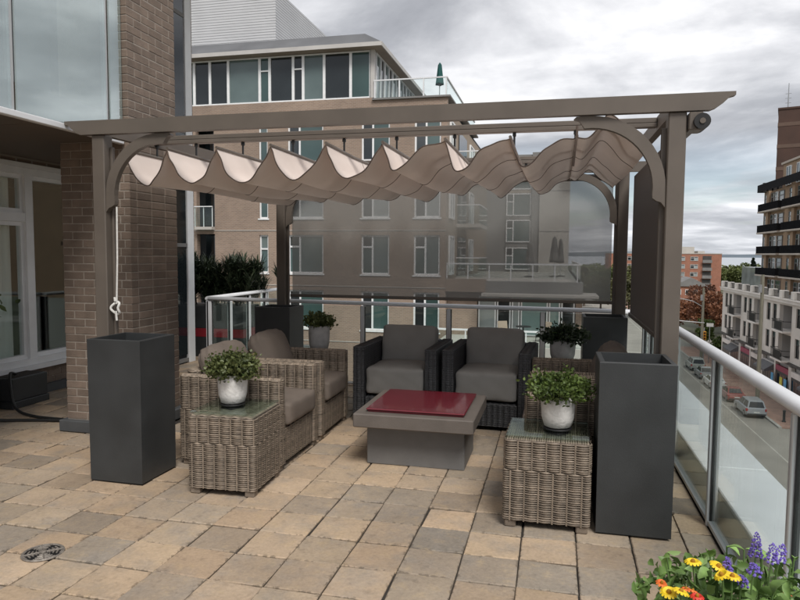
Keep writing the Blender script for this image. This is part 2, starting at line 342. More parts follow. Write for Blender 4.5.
    def ub(s, mp, u0, u1, v0, v1, n0, n1, a=.5):
        A = mp(u0, v0, n0); B = mp(u1, v1, n1); return s.box(A[0], B[0], A[1], B[1], A[2], B[2], a)
    def build(s, name, m, parent=None, smooth=False, kind=None):
        me = bpy.data.meshes.new(name); me.from_pydata(s.v, [], s.f)
        at = me.attributes.new('rnd', 'FLOAT', 'FACE'); at.data.foreach_set('value', np.array(s.a, dtype=np.float32))
        return link(name, me, m, parent, smooth, kind)
def link(name, me, m, parent=None, smooth=False, kind=None):
    if m: me.materials.append(MT[m])
    if smooth: me.polygons.foreach_set('use_smooth', [True]*len(me.polygons))
    me.update(); o = bpy.data.objects.new(name, me); COL.objects.link(o)
    if parent is not None:
        o.parent = parent; o.location = -wloc(parent)
    if kind: o['kind'] = kind
    return o
def wloc(o):
    l = o.location.copy()
    while o.parent: o = o.parent; l += o.location
    return l
def tag(o, label, cat, group=None):
    o['label'] = label; o['category'] = cat
    if group: o['group'] = group
    return o
def thing(name, label, cat, loc=(0,0,0), group=None):
    o = bpy.data.objects.new(name, None); o.empty_display_size = .1; COL.objects.link(o); o.location = loc; return tag(o, label, cat, group)
def struct(o): o['kind'] = 'structure'; return o
def copy_tree(o, parent=None):
    c = o.copy(); COL.objects.link(c); c.parent = parent
    for ch in o.children: copy_tree(ch, c)
    return c
def place(root, loc, rz=0, label=None):
    root.location = loc; root.rotation_euler = (0, 0, rz)
    if label: root['label'] = label
    return root
FY = lambda Y: (lambda u, v, n: (u, Y-n, v))      # facade facing -Y
FXm = lambda X: (lambda u, v, n: (X-n, u, v))     # facade facing -X
FXp = lambda X: (lambda u, v, n: (X+n, u, v))     # facade facing +X
def wall_holes(mb, mp, u0, u1, v0, v1, holes, th):
    us = sorted({u0, u1, *[h[0] for h in holes], *[h[1] for h in holes]}); us = [u for u in us if u0 <= u <= u1]
    for a, b in zip(us[:-1], us[1:]):
        m = (a+b)/2; hs = sorted([(max(h[2], v0), min(h[3], v1)) for h in holes if h[0] < m < h[1]]); z = v0
        for p, q in hs:
            if p > z+1e-4: mb.ub(mp, a, b, z, p, -th, 0)
            z = max(z, q)
        if z < v1-1e-4: mb.ub(mp, a, b, z, v1, -th, 0)
    return mb
def window(parent, mp, u0, u1, v0, v1, muls=(), trans=(), fwid=.06, dep=.08, panes=('pane_dark',), fmat='white_frame', sill=.0, inset=.10):
    """frame (part) with each pane as a sub-part; trans = (cell index, height)"""
    mb = MB(); n0, n1 = -inset-dep, -inset
    mb.ub(mp, u0, u1, v0, v0+fwid, n0, n1); mb.ub(mp, u0, u1, v1-fwid, v1, n0, n1)
    mb.ub(mp, u0, u0+fwid, v0+fwid, v1-fwid, n0, n1); mb.ub(mp, u1-fwid, u1, v0+fwid, v1-fwid, n0, n1)
    for m in muls: mb.ub(mp, m-fwid/2, m+fwid/2, v0+fwid, v1-fwid, n0, n1+.004)
    cuts = [u0+fwid/2, *muls, u1-fwid/2]; cells = []
    for i, (a, b) in enumerate(zip(cuts[:-1], cuts[1:])):
        hs = [t[1] for t in trans if t[0] == i]
        for h in hs: mb.ub(mp, a+fwid/2, b-fwid/2, h-fwid/2, h+fwid/2, n0, n1+.002)
        zs = [v0+fwid/2, *hs, v1-fwid/2]
        for p, q in zip(zs[:-1], zs[1:]): cells.append((a+fwid/2, b-fwid/2, p+fwid/2, q-fwid/2))
    if sill: mb.ub(mp, u0-.06, u1+.06, v0-.07, v0-.002, -inset, sill)
    f = mb.build('window', fmat, parent)
    for i, c in enumerate(cells):
        MB().ub(mp, *c, n0+dep*.35, n0+dep*.5).build('pane', panes[i % len(panes)], f)
    return f
def rbox(half, r, puff=0., n=9, seed=None, wr=0.):
    """rounded, puffed box (cushion); half sizes; returns verts, faces"""
    ts = np.sin(np.linspace(-1, 1, n)*math.pi/2)*.35+np.linspace(-1, 1, n)*.65; vs = []; fs = []
    rg = np.random.RandomState(seed if seed is not None else 1); ph = rg.rand(6)*6
    for ax in range(3):
        for sg in (-1, 1):
            o = len(vs); a1, a2 = (ax+1) % 3, (ax+2) % 3
            for i in range(n):
                for j in range(n):
                    p = np.zeros(3); p[ax] = sg; p[a1] = ts[i]; p[a2] = ts[j]
                    q = p*half; inner = np.clip(q, -(half-r), half-r); d = q-inner; L = np.linalg.norm(d)
                    q = inner+d/L*r if L > 1e-9 else q
                    k = (1-p[a1]**2)*(1-p[a2]**2) if abs(p[ax]) > .99 else 0
                    q[ax] += sg*k*puff*(1.0 if ax == int(np.argmin(half)) else .35)
                    if wr: q += wr*np.array([math.sin(9*p[1]+ph[0]+5*p[2]), math.sin(8*p[0]+ph[1]+6*p[2]), math.sin(7*p[0]+ph[2]+8*p[1])])
                    vs.append(tuple(q))
            for i in range(n-1):
                for j in range(n-1):
                    f = (o+i*n+j, o+(i+1)*n+j, o+(i+1)*n+j+1, o+i*n+j+1); fs.append(f if sg > 0 else f[::-1])
    return vs, fs
def cushion(name, m, parent, half, loc, rot=(0,0,0), r=.05, puff=.03, seed=1, wr=.003):
    mb = MB(); mb.xf = Matrix.Translation(loc) @ Matrix.Rotation(rot[2], 4, 'Z') @ Matrix.Rotation(rot[1], 4, 'Y') @ Matrix.Rotation(rot[0], 4, 'X')
    vs, fs = rbox(np.array(half), r, puff, 11, seed, wr); mb.add(vs, fs)
    o = mb.build(name, m, parent, True)
    import bmesh
    bm = bmesh.new(); bm.from_mesh(o.data); bmesh.ops.remove_doubles(bm, verts=bm.verts, dist=.0008); bm.to_mesh(o.data); bm.free()
    o.data.polygons.foreach_set('use_smooth', [True]*len(o.data.polygons)); return o
# ---- woven strands
def rr_path(x0, x1, y0, y1, r, period, per=6):
    segs = []; c = [(x1-r, y0+r, -90), (x1-r, y1-r, 0), (x0+r, y1-r, 90), (x0+r, y0+r, 180)]
    pts = []; nr = []
    def line(p, q, n):
        L = math.dist(p, q); k = max(1, int(L/(period/per)))
        for i in range(k): t = i/k; pts.append((p[0]+(q[0]-p[0])*t, p[1]+(q[1]-p[1])*t)); nr.append(n)
    ends = []
    for cx, cy, a in c:
        ends.append([(cx+r*math.cos(R_(t)), cy+r*math.sin(R_(t)), math.cos(R_(t)), math.sin(R_(t))) for t in (a, a+30, a+60, a+90)])
    for i in range(4):
        for e in ends[i][:-1]: pts.append(e[:2]); nr.append(e[2:])
        line(ends[i][-1][:2], ends[(i+1) % 4][0][:2], ends[i][-1][2:])
    return np.array(pts), np.array(nr)
class Weave:
    def __init__(s, pitch=.0128, period=.078, amp=.008): s.V = []; s.F = []; s.A = []; s.n = 0; s.pitch = pitch; s.period = period; s.amp = amp; s.rg = np.random.RandomState(3)
    def band(s, P, Nn, D, t0, t1, closed, shift_at=None, base_phase=0.):
        P = np.asarray(P, float); Nn = np.asarray(Nn, float); D = np.asarray(D, float); m = len(P)
        d = np.linalg.norm(np.diff(np.vstack([P, P[:1]]), axis=0), axis=1); S = np.concatenate([[0], np.cumsum(d[:-1])]); tot = d.sum() if closed else S[-1]
        per = tot/max(1, round(tot/s.period)); k = max(2, int(round((t1-t0)/s.pitch))); pt = (t1-t0)/k
        for i in range(k):
            t = t0+(i+.5)*pt; ph = base_phase+(math.pi if shift_at is not None and t > shift_at else 0)+s.rg.randn()*.12
            b = .5+.5*np.sin(2*math.pi*S/per+ph); b = b**.85
            off = (b*s.amp+s.rg.randn(m)*.0004)[:, None]; hw = (pt*(.34+.17*b)+s.rg.randn(m)*.0004)[:, None]; c = P+D*(t+s.rg.randn()*.0008)
            rows = [c+Nn*(off-.006)-D*hw, c+Nn*(off+.0035), c+Nn*(off-.006)+D*hw]
            s.V.append(np.stack(rows, 1).reshape(-1, 3)); j = np.arange(m if closed else m-1); j2 = (j+1) % m
            for a in (0, 1):
                s.F.append(np.stack([j*3+a, j2*3+a, j2*3+a+1, j*3+a+1], 1)+s.n); s.A.append(np.clip(.5+s.rg.randn()*.2+s.rg.randn(len(j))*.09+(b[j]-.5)*.3, 0, 1))  # random tone, plus painted shading: bulges lighter, strand dips darker
            s.n += m*3
        if closed:
            zones = [(t0, t1, 0.)] if shift_at is None else [(t0, shift_at, 0.), (shift_at, t1, math.pi)]
            ext = np.vstack([P, P[:1]]); exn = np.vstack([Nn, Nn[:1]]); exS = np.concatenate([S, [tot]])
            for za, zb_, ph in zones:
                q = (1.5*math.pi-base_phase-ph)/(2*math.pi)*per % per
                while q < tot:
                    c = np.array([np.interp(q, exS, ext[:, a]) for a in range(3)]); nn = np.array([np.interp(q, exS, exn[:, a]) for a in range(3)]); nn /= np.linalg.norm(nn); tn = np.cross(nn, D); w2 = .0055
                    V = []
                    for t in (za, zb_): V += [c+D*t+nn*.000-tn*w2, c+D*t+nn*.0038-tn*w2*.4, c+D*t+nn*.0038+tn*w2*.4, c+D*t+nn*.000+tn*w2]
                    s.V.append(np.array(V)); s.F.append(np.array([[0, 1, 5, 4], [1, 2, 6, 5], [2, 3, 7, 6]])+s.n); s.A.append(np.full(3, np.clip(.55+s.rg.randn()*.12, 0, 1))); s.n += 8; q += per
    def wbox(s, x0, x1, y0, y1, z0, z1, r=.025, top=True, shift=None):
        pts, nr = rr_path(x0, x1, y0, y1, r, s.period); P = np.c_[pts, np.zeros(len(pts))]; Nn = np.c_[nr, np.zeros(len(nr))]
        s.band(P, Nn, (0,0,1), z0, z1-.008, True, shift)
        if top:
            if x1-x0 >= y1-y0: lo, hi, ax = x0, x1, 0
            else: lo, hi, ax = y0, y1, 1
            a0, a1 = (y0, y1) if ax == 0 else (x0, x1)
            # strands across the short side, wrapping down at the edges
            k = max(4, int((a1-a0)/s.period*6)); q = np.linspace(a0+.004, a1-.004, k); z = np.full(k, z1-.006); z[[0, -1]] -= .018; z[[1, -2]] -= .003
            P = np.zeros((k, 3)); P[:, 1-ax] = q; P[:, 2] = z; Nn = np.tile((0,0,1.), (k, 1)); D = np.zeros(3); D[ax] = 1
            s.band(P, Nn, D, lo+.008, hi-.008, False)
    def build(s, name, m, parent):
        V = np.vstack(s.V); F = np.vstack(s.F); me = bpy.data.meshes.new(name)
        me.vertices.add(len(V)); me.vertices.foreach_set('co', V.ravel()); me.loops.add(F.size); me.loops.foreach_set('vertex_index', F.ravel().astype(np.int32))
        me.polygons.add(len(F)); me.polygons.foreach_set('loop_start', np.arange(0, F.size, 4, dtype=np.int32)); me.polygons.foreach_set('loop_total', np.full(len(F), 4, dtype=np.int32))
        me.update(calc_edges=True); at = me.attributes.new('rnd', 'FLOAT', 'FACE'); at.data.foreach_set('value', np.concatenate(s.A).astype(np.float32))
        return link(name, me, m, parent, True, 'stuff')
def mesh_np(name, V, F, A, m, parent=None, kind=None, smooth=False):
    k = F.shape[1]; me = bpy.data.meshes.new(name); me.vertices.add(len(V)); me.vertices.foreach_set('co', np.ascontiguousarray(V, dtype=np.float32).ravel())
    me.loops.add(F.size); me.loops.foreach_set('vertex_index', F.ravel().astype(np.int32)); me.polygons.add(len(F))
    me.polygons.foreach_set('loop_start', np.arange(0, F.size, k, dtype=np.int32)); me.polygons.foreach_set('loop_total', np.full(len(F), k, dtype=np.int32)); me.update(calc_edges=True)
    at = me.attributes.new('rnd', 'FLOAT', 'FACE'); at.data.foreach_set('value', np.ascontiguousarray(A, dtype=np.float32))
    return link(name, me, m, parent, smooth, kind)
def leaves(C, Dn, ln, wd, rg, fold=.25):
    """hexagonal folded leaves: centres C, directions Dn (unit); returns V, F (quads), two per leaf"""
    n = len(C); r = rg.randn(n, 3); side = np.cross(Dn, r); side /= np.linalg.norm(side, axis=1)[:, None]+1e-9; nor = np.cross(side, Dn)
    ln = ln*(.7+.6*rg.rand(n))[:, None]; wd = wd*(.7+.6*rg.rand(n))[:, None]
    b = C-Dn*ln*.5; t = C+Dn*ln*.5; m0 = C-Dn*ln*.1; l = m0+side*wd*.5+nor*wd*fold; rr = m0-side*wd*.5+nor*wd*fold
    l2 = C+Dn*ln*.28+side*wd*.36+nor*wd*fold*.7; r2_ = C+Dn*ln*.28-side*wd*.36+nor*wd*fold*.7
    V = np.stack([b, l, l2, t, r2_, rr], 1).reshape(-1, 3); i = np.arange(n)*6
    F = np.concatenate([np.stack([i, i+3, i+2, i+1], 1), np.stack([i, i+5, i+4, i+3], 1)]); return V, F
def unit(a): return a/(np.linalg.norm(a, axis=1)[:, None]+1e-9)

# ------------------------------------------------------------------ ground, street, lake, hills
GZ = -12.0
gm = MB(); gm.add([(-3000,-300,GZ),(4000,-300,GZ),(4000,720,GZ),(-3000,720,GZ)], [(0,1,2,3)]); struct(gm.build('ground', 'ground'))
lk = MB(); lk.add([(-9000,700,GZ-.6),(14000,700,GZ-.6),(14000,9000,GZ-.6),(-9000,9000,GZ-.6)], [(0,1,2,3)]); struct(lk.build('lake', 'water'))
hl = MB(); rg = np.random.RandomState(5); hv = []; hf = []; nx = 160
for i in range(nx):
    x = -9000+23000*i/(nx-1); h = 24+14*math.sin(i*.21)+9*math.sin(i*.57+1)+rg.rand()*5
    hv += [(x, 6600, GZ-.5), (x, 6800, GZ+h*.8), (x, 7600, GZ+h+6), (x, 9000, GZ-.5)]
for i in range(nx-1):
    for k in range(3): a = i*4+k; hf.append((a, a+4, a+5, a+1))
hl.add(hv, hf); struct(hl.build('hills', 'hill', smooth=True))
rd = MB(); rd.add([(2.2,-120,GZ+.02),(17.6,-120,GZ+.02),(17.6,420,GZ+.02),(2.2,420,GZ+.02)], [(0,1,2,3)]); rd.add([(17.6,104,GZ+.02),(160,104,GZ+.02),(160,114,GZ+.02),(17.6,114,GZ+.02)], [(0,1,2,3)]); struct(rd.build('road', 'asphalt'))
for y0, y1 in ((-100, 52), (56.5, 103.8), (114.2, 420)):
    k = MB(); k.box(17.35, 17.6, y0, y1, GZ, GZ+.14); struct(k.build('kerb', 'kerb')); k = MB(); k.box(17.6, 22.0, y0, y1, GZ, GZ+.13); struct(k.build('pavement', 'pavement'))
k = MB(); k.add([(17.35,52,GZ+.03),(40,52,GZ+.03),(40,56.5,GZ+.03),(17.35,56.5,GZ+.03)], [(0,1,2,3)]); struct(k.build('side_lane', 'asphalt'))
k = MB(); k.box(1.6, 2.2, -100, 420, GZ, GZ+.14); struct(k.build('kerb', 'kerb'))
ln = MB()
for y in range(-40, 300, 1):
    if y % 9 < 5: ln.add([(9.8,y,GZ+.026),(9.95,y,GZ+.026),(9.95,y+1,GZ+.026),(9.8,y+1,GZ+.026)], [(0,1,2,3)])
ln.add([(15.1,-60,GZ+.026),(15.22,-60,GZ+.026),(15.22,300,GZ+.026),(15.1,300,GZ+.026)], [(0,1,2,3)])
ln.add([(2.4,96,GZ+.026),(15,96,GZ+.026),(15,96.5,GZ+.026),(2.4,96.5,GZ+.026)], [(0,1,2,3)])
struct(ln.build('road_markings', 'road_paint'))

# ------------------------------------------------------------------ terrace floor and pavers
tf = MB(); tf.box(-6.2, .93, -4, 7.6, -.3, -.012); tf.box(-6.2, -4.15, 7.6, 10.0, -.3, -.012)
floor = struct(tf.build('terrace_floor', 'joint_sand'))
bs = MB(); bs.box(-26, 1.33, -25, 7.75, GZ, -.31); bs.box(-26, -4.0, 7.75, 10.1, GZ, -.31); tag(bs.build('podium_block', 'neighbour_brick'), 'brick building body below the paved roof terrace', 'building')
PX, PY, GX, GY = .287, .282, -1.297, 3.02
rg = np.random.RandomState(11)
def in_view(x, y):
    v = Vector((x, y, 0))-Vector((0, 0, 1.55)); wz = v.dot(fw_)
    if wz < .3: return False
    u = v.dot(r2)/wz*657.4; q = v.dot(u2)/wz*657.4
    return abs(u) < 425 and abs(q) < 320
cells = []
for i in range(-18, 9):
    for j in range(-26, 26):
        x, y = GX+i*PX, GY+j*PY
        if x < -6.15 or x > .8 or y < -3.9: continue
        if y+PY > 7.55 and not (x+PX < -4.18 and y+PY < 9.95): continue
        if -4.0 < x < -3.5 and 4.9 < y < 5.3: continue
        cells.append((x+PX/2 if x < .6 else .796, y+PY/2))
vis = sorted([c for c in cells if in_view(*c)], key=lambda c: c[0]**2+c[1]**2)
ind = set(vis[:300])
def paver_mesh(k):
    m = MB(); g = [.0014+abs(rg.randn())*.0013 for _ in range(4)]; g[rg.randint(4)] += .0055*rg.rand()**2
    a, b = PX/2, PY/2; z = [rg.randn()*.0018 for _ in range(4)]; c = .005
    o = [(-a+g[0], -b+g[1]), (a-g[2], -b+g[1]), (a-g[2], b-g[3]), (-a+g[0], b-g[3])]
    o = [(p[0]+rg.randn()*.0014, p[1]+rg.randn()*.0014) for p in o]
    top = []
    for i in range(4):
        p = o[i]; top.append((p[0]*(1-c/a), p[1]*(1-c/b), z[i]))
    vs = [(p[0], p[1], -.045) for p in o]+[(p[0], p[1], z[i]-.005) for i, p in enumerate(o)]+top
    fs = [(8,9,10,11)]+[(i, (i+1) % 4, 4+(i+1) % 4, 4+i) for i in range(4)]+[(4+i, 4+(i+1) % 4, 8+(i+1) % 4, 8+i) for i in range(4)]
    return vs, fs
pm = []
for k in range(14):
    vs, fs = paver_mesh(k); m = MB(); m.add(vs, fs); me = bpy.data.meshes.new('paver'); me.from_pydata(m.v, [], m.f); me.materials.append(MT['paver']); me.update(); pm.append((me, vs, fs))
rest = MB()
for c in cells:
    me, vs, fs = pm[rg.randint(14)]; rz = (0 if rg.rand() < .5 else math.pi)+rg.randn()*.003; dz = rg.randn()*.0016
    if c in ind:
        o = bpy.data.objects.new('paver', me); COL.objects.link(o); o.scale.x = .58 if c[0] > .79 else 1; o.parent = floor; o.location = (c[0], c[1], dz); o.rotation_euler = (0, 0, rz)
    else:
        rest.xf = Matrix.Translation((c[0], c[1], dz)) @ Matrix.Rotation(rz, 4, 'Z') @ Matrix.Diagonal((.58 if c[0] > .79 else 1, 1, 1, 1)); rest.add(vs, fs, float(rg.rand()))
rest.build('paver', 'paver_joined', floor, kind='stuff')

# drain
dr = thing('floor_drain', 'round cast metal floor drain grate set in the beige pavers', 'drain', (-2.53, 2.768, 0))
m = MB(); m.lathe([(.098, -.03), (.098, .002), (.09, .004)], 40, (-2.53, 2.768)); m.build('plate', 'black', dr)
for r in (.034, .052, .07, .089):
    for a0 in (0, 90, 180, 270):
        m = MB(); pts = [(-2.53+r*math.cos(R_(a0+12+t)), 2.768+r*math.sin(R_(a0+12+t)), .007) for t in np.linspace(0, 66, 9)]; m.tube(pts, .0042, 5); m.build('grate_bar', 'drain_metal', dr)
for a0 in (0, 90):
    m = MB(); m.tube([(-2.53+.092*math.cos(R_(a0+45+q)), 2.768+.092*math.sin(R_(a0+45+q)), .006) for q in (0, 180)], .006, 6); m.build('grate_bar', 'drain_metal', dr)
m = MB(); m.lathe([(.018, .0), (.018, .012), (.01, .014)], 14, (-2.53, 2.768)); m.build('hub', 'drain_metal', dr)
m = MB(); m.tube([(-2.53+.096*math.cos(t), 2.768+.096*math.sin(t), .004) for t in np.linspace(0, 2*math.pi, 40, endpoint=False)], .006, 6, True); m.build('rim', 'drain_metal', dr, True)

# ------------------------------------------------------------------ parapet ledge and glass railings
pl = thing('parapet_ledge', 'low grey metal clad parapet ledge outside the glass railing', 'ledge', (1.15, 2.0, -.3))
m = MB(); m.box(.965, 1.31, -4, 7.7, -.3, .165); m.build('wall', 'flashing_grey', pl)
y = -4.0
while y < 7.5:
    m = MB(); m.cbox(.95, 1.335, y+.004, y+1.696, .168, .20, .006); m.build('cap_panel', 'flashing', pl); y += 1.7
def railing(name, label, A, B, npan, h=1.02, post=.03, rail_r=.034, off=0, deepmat='alu', bottom=.06, hand='alu_white'):
    A = Vector(A); B = Vector(B); d = (B-A); L = d.length; d.normalize(); nrm = Vector((-d.y, d.x, 0))
    t = thing(name, label, 'railing', A); M4 = Matrix.Translation(A) @ Matrix(((d.x, nrm.x, 0, 0), (d.y, nrm.y, 0, 0), (0, 0, 1, 0), (0, 0, 0, 1)))
    m = MB(); m.xf = M4
    prof = [(rail_r*1.2*math.cos(q), h-.032+.032*math.sin(q)) for q in np.linspace(math.pi*1.12, -math.pi*.12, 15)]
    m.prism([(p[0], p[1]) for p in prof][::-1], 'X', -.02, L+.02); ho = m.build('handrail', hand, t); ho.data.polygons.foreach_set('use_smooth', [len(p.vertices) == 4 for p in ho.data.polygons])
    m = MB(); m.xf = M4; m.box(0, L, -.02, .02, .012, .035); m.build('bottom_rail', deepmat, t)
    us = npan if isinstance(npan, list) else [L*i/npan for i in range(npan+1)]
    for u in us:
        m = MB(); m.xf = M4; m.cbox(u-post/2, u+post/2, -.028, .028, 0, h-.055, .004); po_ = m.build('post', deepmat, t); m = MB(); m.xf = M4; m.box(u-post/2-.0075, u-post/2-.001, -.012, .012, .03, h-.06); m.box(u+post/2+.001, u+post/2+.0075, -.012, .012, .03, h-.06); m.build('gasket', 'black', po_)
    for ua, ub in zip(us[:-1], us[1:]):
        m = MB(); m.xf = M4; m.box(ua+post/2+.008, ub-post/2-.008, -.005, .005, .036, h-.06); m.build('glass_panel', 'rail_glass', t)
    return t
railing('glass_railing', 'aluminium railing with clear glass panels along the street side of the terrace', (.90, -2.5, 0), (.90, 7.06, 0), [0, 1.3, 2.6, 3.9, 5.2, 6.5, 7.8, 9.1, 9.54])
railing('glass_railing', 'aluminium railing with clear glass panels behind the black armchairs', (.90, 7.06, 0), (-4.22, 7.48, 0), 5, h=.995, post=.045, deepmat='alu_white')
railing('glass_railing', 'short aluminium railing with glass panels beside the spiky shrub planter', (-4.27, 7.52, 0), (-4.30, 9.8, 0), 4, h=.995, post=.045, deepmat='alu_white')

# ------------------------------------------------------------------ own building on the left
CX0, CX1, CY0, CY1 = -4.09, -3.43, 4.80, 5.49
col = thing('brick_column', 'brown brick column carrying the upper glass balcony', 'column', (-3.76, 5.15, 0))
m = MB(); m.box(CX0+.0035, CX1-.0035, CY0+.0035, CY1-.0035, .0, 5.6); m.build('mortar_core', 'mortar', col)
m = MB(); m.cbox(CX0-.05, CX1+.05, CY0-.05, CY1+.05, 0, .10, .008); m.build('base_flashing', 'dark_flash', col)
BH, BL = .0672, .203
bcache = {}
def brick_obj(parent, x0, x1, y0, y1, z0, z1):
    k = (round(x1-x0, 3), round(y1-y0, 3), round(z1-z0, 3))
    if k not in bcache:
        mb = MB(); mb.cbox(-k[0]/2, k[0]/2, -k[1]/2, k[1]/2, -k[2]/2, k[2]/2, .003); me = bpy.data.meshes.new('brick'); me.from_pydata(mb.v, [], mb.f); me.materials.append(MT['brick']); me.update(); bcache[k] = me
    o = bpy.data.objects.new('brick', bcache[k]); COL.objects.link(o); o.parent = parent
    o.location = Vector(((x0+x1)/2, (y0+y1)/2, (z0+z1)/2))-wloc(parent)+Vector((random.gauss(0, .0008), random.gauss(0, .0008), random.gauss(0, .0006))); return o
def course(parent, ax, fixed, a0, a1, z, odd, thick=.09, outward=1, j=.008, bl=BL):
    """bricks along axis ax from a0 to a1 at height z; fixed = outer face coordinate"""
    p = a0-(bl/2 if odd else 0); n = 0
    while p < a1-.02:
        s, e = max(p, a0), min(p+bl-j, a1)
        if e-s > .025:
            f0, f1 = sorted((fixed, fixed-outward*thick))
            if ax == 'x': brick_obj(parent, s, e, f0, f1, z, z+BH-j)
            else: brick_obj(parent, f0, f1, s, e, z, z+BH-j)
            n += 1
        p += bl
    return n
z = .106; i = 0; nb = 0
while z < 3.85:
    odd = i % 2
    if z < 2.40: nb += course(col, 'x', CY0, CX0, CX1-(.10 if odd else 0), z, odd, outward=-1)
    nb += course(col, 'y', CX1, CY0+(0 if (odd or z >= 2.40) else .10), CY1, z, odd, outward=1)
    z += BH; i += 1
# window wall under the balcony
WX = -5.45
ww = thing('window_wall', 'white framed window wall with pale curtains beside the brick column', 'window', (WX, 5.5, 0))
m = MB(); wall_holes(m, FXp(WX-.004), 1.0, 9.2, 0, 5.6, [(4.2, 6.95, .33, 2.42), (1.4, 3.9, .05, 2.42), (3.6, 6.9, 2.95, 5.0)], .25); m.build('wall', 'mortar' if 0 else 'house_brick', ww)
m = MB(); m.box(WX-.01, WX+.045, 4.0, 7.2, 0, .095); m.build('base_flashing', 'dark_flash', ww)
z = .10; i = 0
while z < .31:
    course(ww, 'y', WX, 5.0, 7.0, z, i % 2, thick=.04); z += BH; i += 1
mw = FXp(WX)
def nearwindow(u0, u1, v0, v1, mul, tr, curt):
    mb = MB(); fw = .07
    mb.ub(mw, u0, u1, v0, v0+fw, -.10, .025); mb.ub(mw, u0, u1, v1-fw, v1, -.10, .02); mb.ub(mw, u0, u0+fw, v0+fw, v1-fw, -.10, .02); mb.ub(mw, u1-fw, u1, v0+fw, v1-fw, -.10, .02)
    mb.ub(mw, mul-.045, mul+.045, v0+fw, v1-fw, -.10, .018)
    mb.ub(mw, u0+fw, mul-.045, tr-.045, tr+.045, -.10, .012)
    fr = mb.build('window', 'white_frame', ww)
    for (a, b, c, d) in ((u0+fw, mul-.045, v0+fw, tr-.045), (u0+fw, mul-.045, tr+.045, v1-fw), (mul+.045, u1-fw, v0+fw, v1-fw)):
        s = MB(); s.ub(mw, a, b, c, c+.045, -.07, -.012); s.ub(mw, a, b, d-.045, d, -.07, -.012); s.ub(mw, a, a+.045, c+.045, d-.045, -.07, -.012); s.ub(mw, b-.045, b, c+.045, d-.045, -.07, -.012); s.build('sash', 'white_frame', fr)
        s = MB(); s.ub(mw, a+.045, b-.045, c+.045, d-.045, -.045, -.037); s.build('pane', 'window_glass', fr)
    sl = MB(); sl.ub(mw, u0-.03, u1+.03, v0-.05, v0-.002, -.05, .06); sl.ub(mw, u0-.03, u1+.03, v1+.002, v1+.05, -.01, .035); sl.build('sill', 'white_frame', fr)
    cv = MB(); pts = []
    for q in np.linspace(curt[0], curt[1], 90): pts.append((WX-.15+.03*math.sin(q*58)+.012*math.sin(q*131), q))
    n = len(pts); cv.add([(p[0], p[1], v0+.02) for p in pts]+[(p[0], p[1], v1) for p in pts], [(k, k+1, n+k+1, n+k) for k in range(n-1)]); cv.build('curtain', 'curtain', fr, True)
nearwindow(4.22, 6.93, .335, 2.415, 5.90, 1.90, (4.3, 5.8))
rm = MB(); rm.box(-8.5, -8.4, 1.0, 9.2, -.2, 5.6); rm.box(-8.4, WX-.27, 9.0, 9.2, -.2, 5.6); rm.box(-8.4, WX-.27, 1, 1.15, -.2, 5.6); rm.box(-8.4, WX-.27, 1.15, 9.0, 2.55, 2.75); rm.box(-8.4, WX-.27, 1.15, 9.0, -.2, -.02); rm.build('room', 'room_dark', ww)
mb = MB(); [mb.ub(mw, a, b, c, d, -.1, -.02) for a, b, c, d in ((1.42, 3.88, .05, .13), (1.42, 3.88, 2.33, 2.4), (1.42, 1.5, .13, 2.33), (3.8, 3.88, .13, 2.33), (2.6, 2.7, .13, 2.33))]; dr_ = mb.build('door', 'white_frame', ww)
for a, b in ((1.5, 2.6), (2.7, 3.8)): MB().ub(mw, a, b, .13, 2.33, -.06, -.05).build('pane', 'window_glass', dr_)
window(ww, FXp(WX-.012), 3.6, 6.9, 2.95, 5.0, (4.7, 5.8), (), .07, panes=('pane_dark', 'pane_pale'), inset=.05)
# upper balcony
ub_ = thing('upper_balcony', 'overhanging upper balcony with milky reflective glass panels and white edge', 'balcony', (-4.4, 2.0, 2.4))
m = MB(); m.box(WX+.02, -3.50, -2, 4.79, 2.47, 2.66); m.box(WX+.02, CX0-.005, 4.79, 7.5, 2.52, 2.66); m.build('slab', 'soffit', ub_)
for k in range(9):
    m = MB(); y0 = -2+k*.86; y1 = min(y0+.85, 4.78); m.box(WX+.05, -3.52, y0, y1, 2.452, 2.468)
    if y1 > y0: m.build('soffit_panel', 'soffit', ub_)
m = MB(); m.cbox(-3.51, -3.462, -2, 4.79, 2.425, 2.468, .005); m.build('edge_trim', 'alu_white', ub_)
for a, b in ((-1.9, .6), (.62, 2.42), (2.44, 3.66), (3.69, 4.60), (4.63, 4.79)):
    m = MB(); m.box(-3.482, -3.470, a+.008, b-.008, 2.47, 3.95); m.build('glass_panel', 'balcony_glass', ub_)
for yy in (.61, 2.43, 3.675, 4.615):
    m = MB(); m.box(-3.515, -3.492, yy-.022, yy+.022, 2.47, 3.93); m.build('post', 'alu_white', ub_)
m = MB(); m.cbox(-3.52, -3.44, -1.95, 4.79, 3.955, 4.0, .01); m.build('handrail', 'alu_white', ub_)
rf = MB(); rf.box(WX-3, -3.43, -3, 9.3, 5.62, 5.9); tag(rf.build('roof_slab', 'eave_under'), 'overhanging roof slab above the upper balcony and brick column', 'roof')
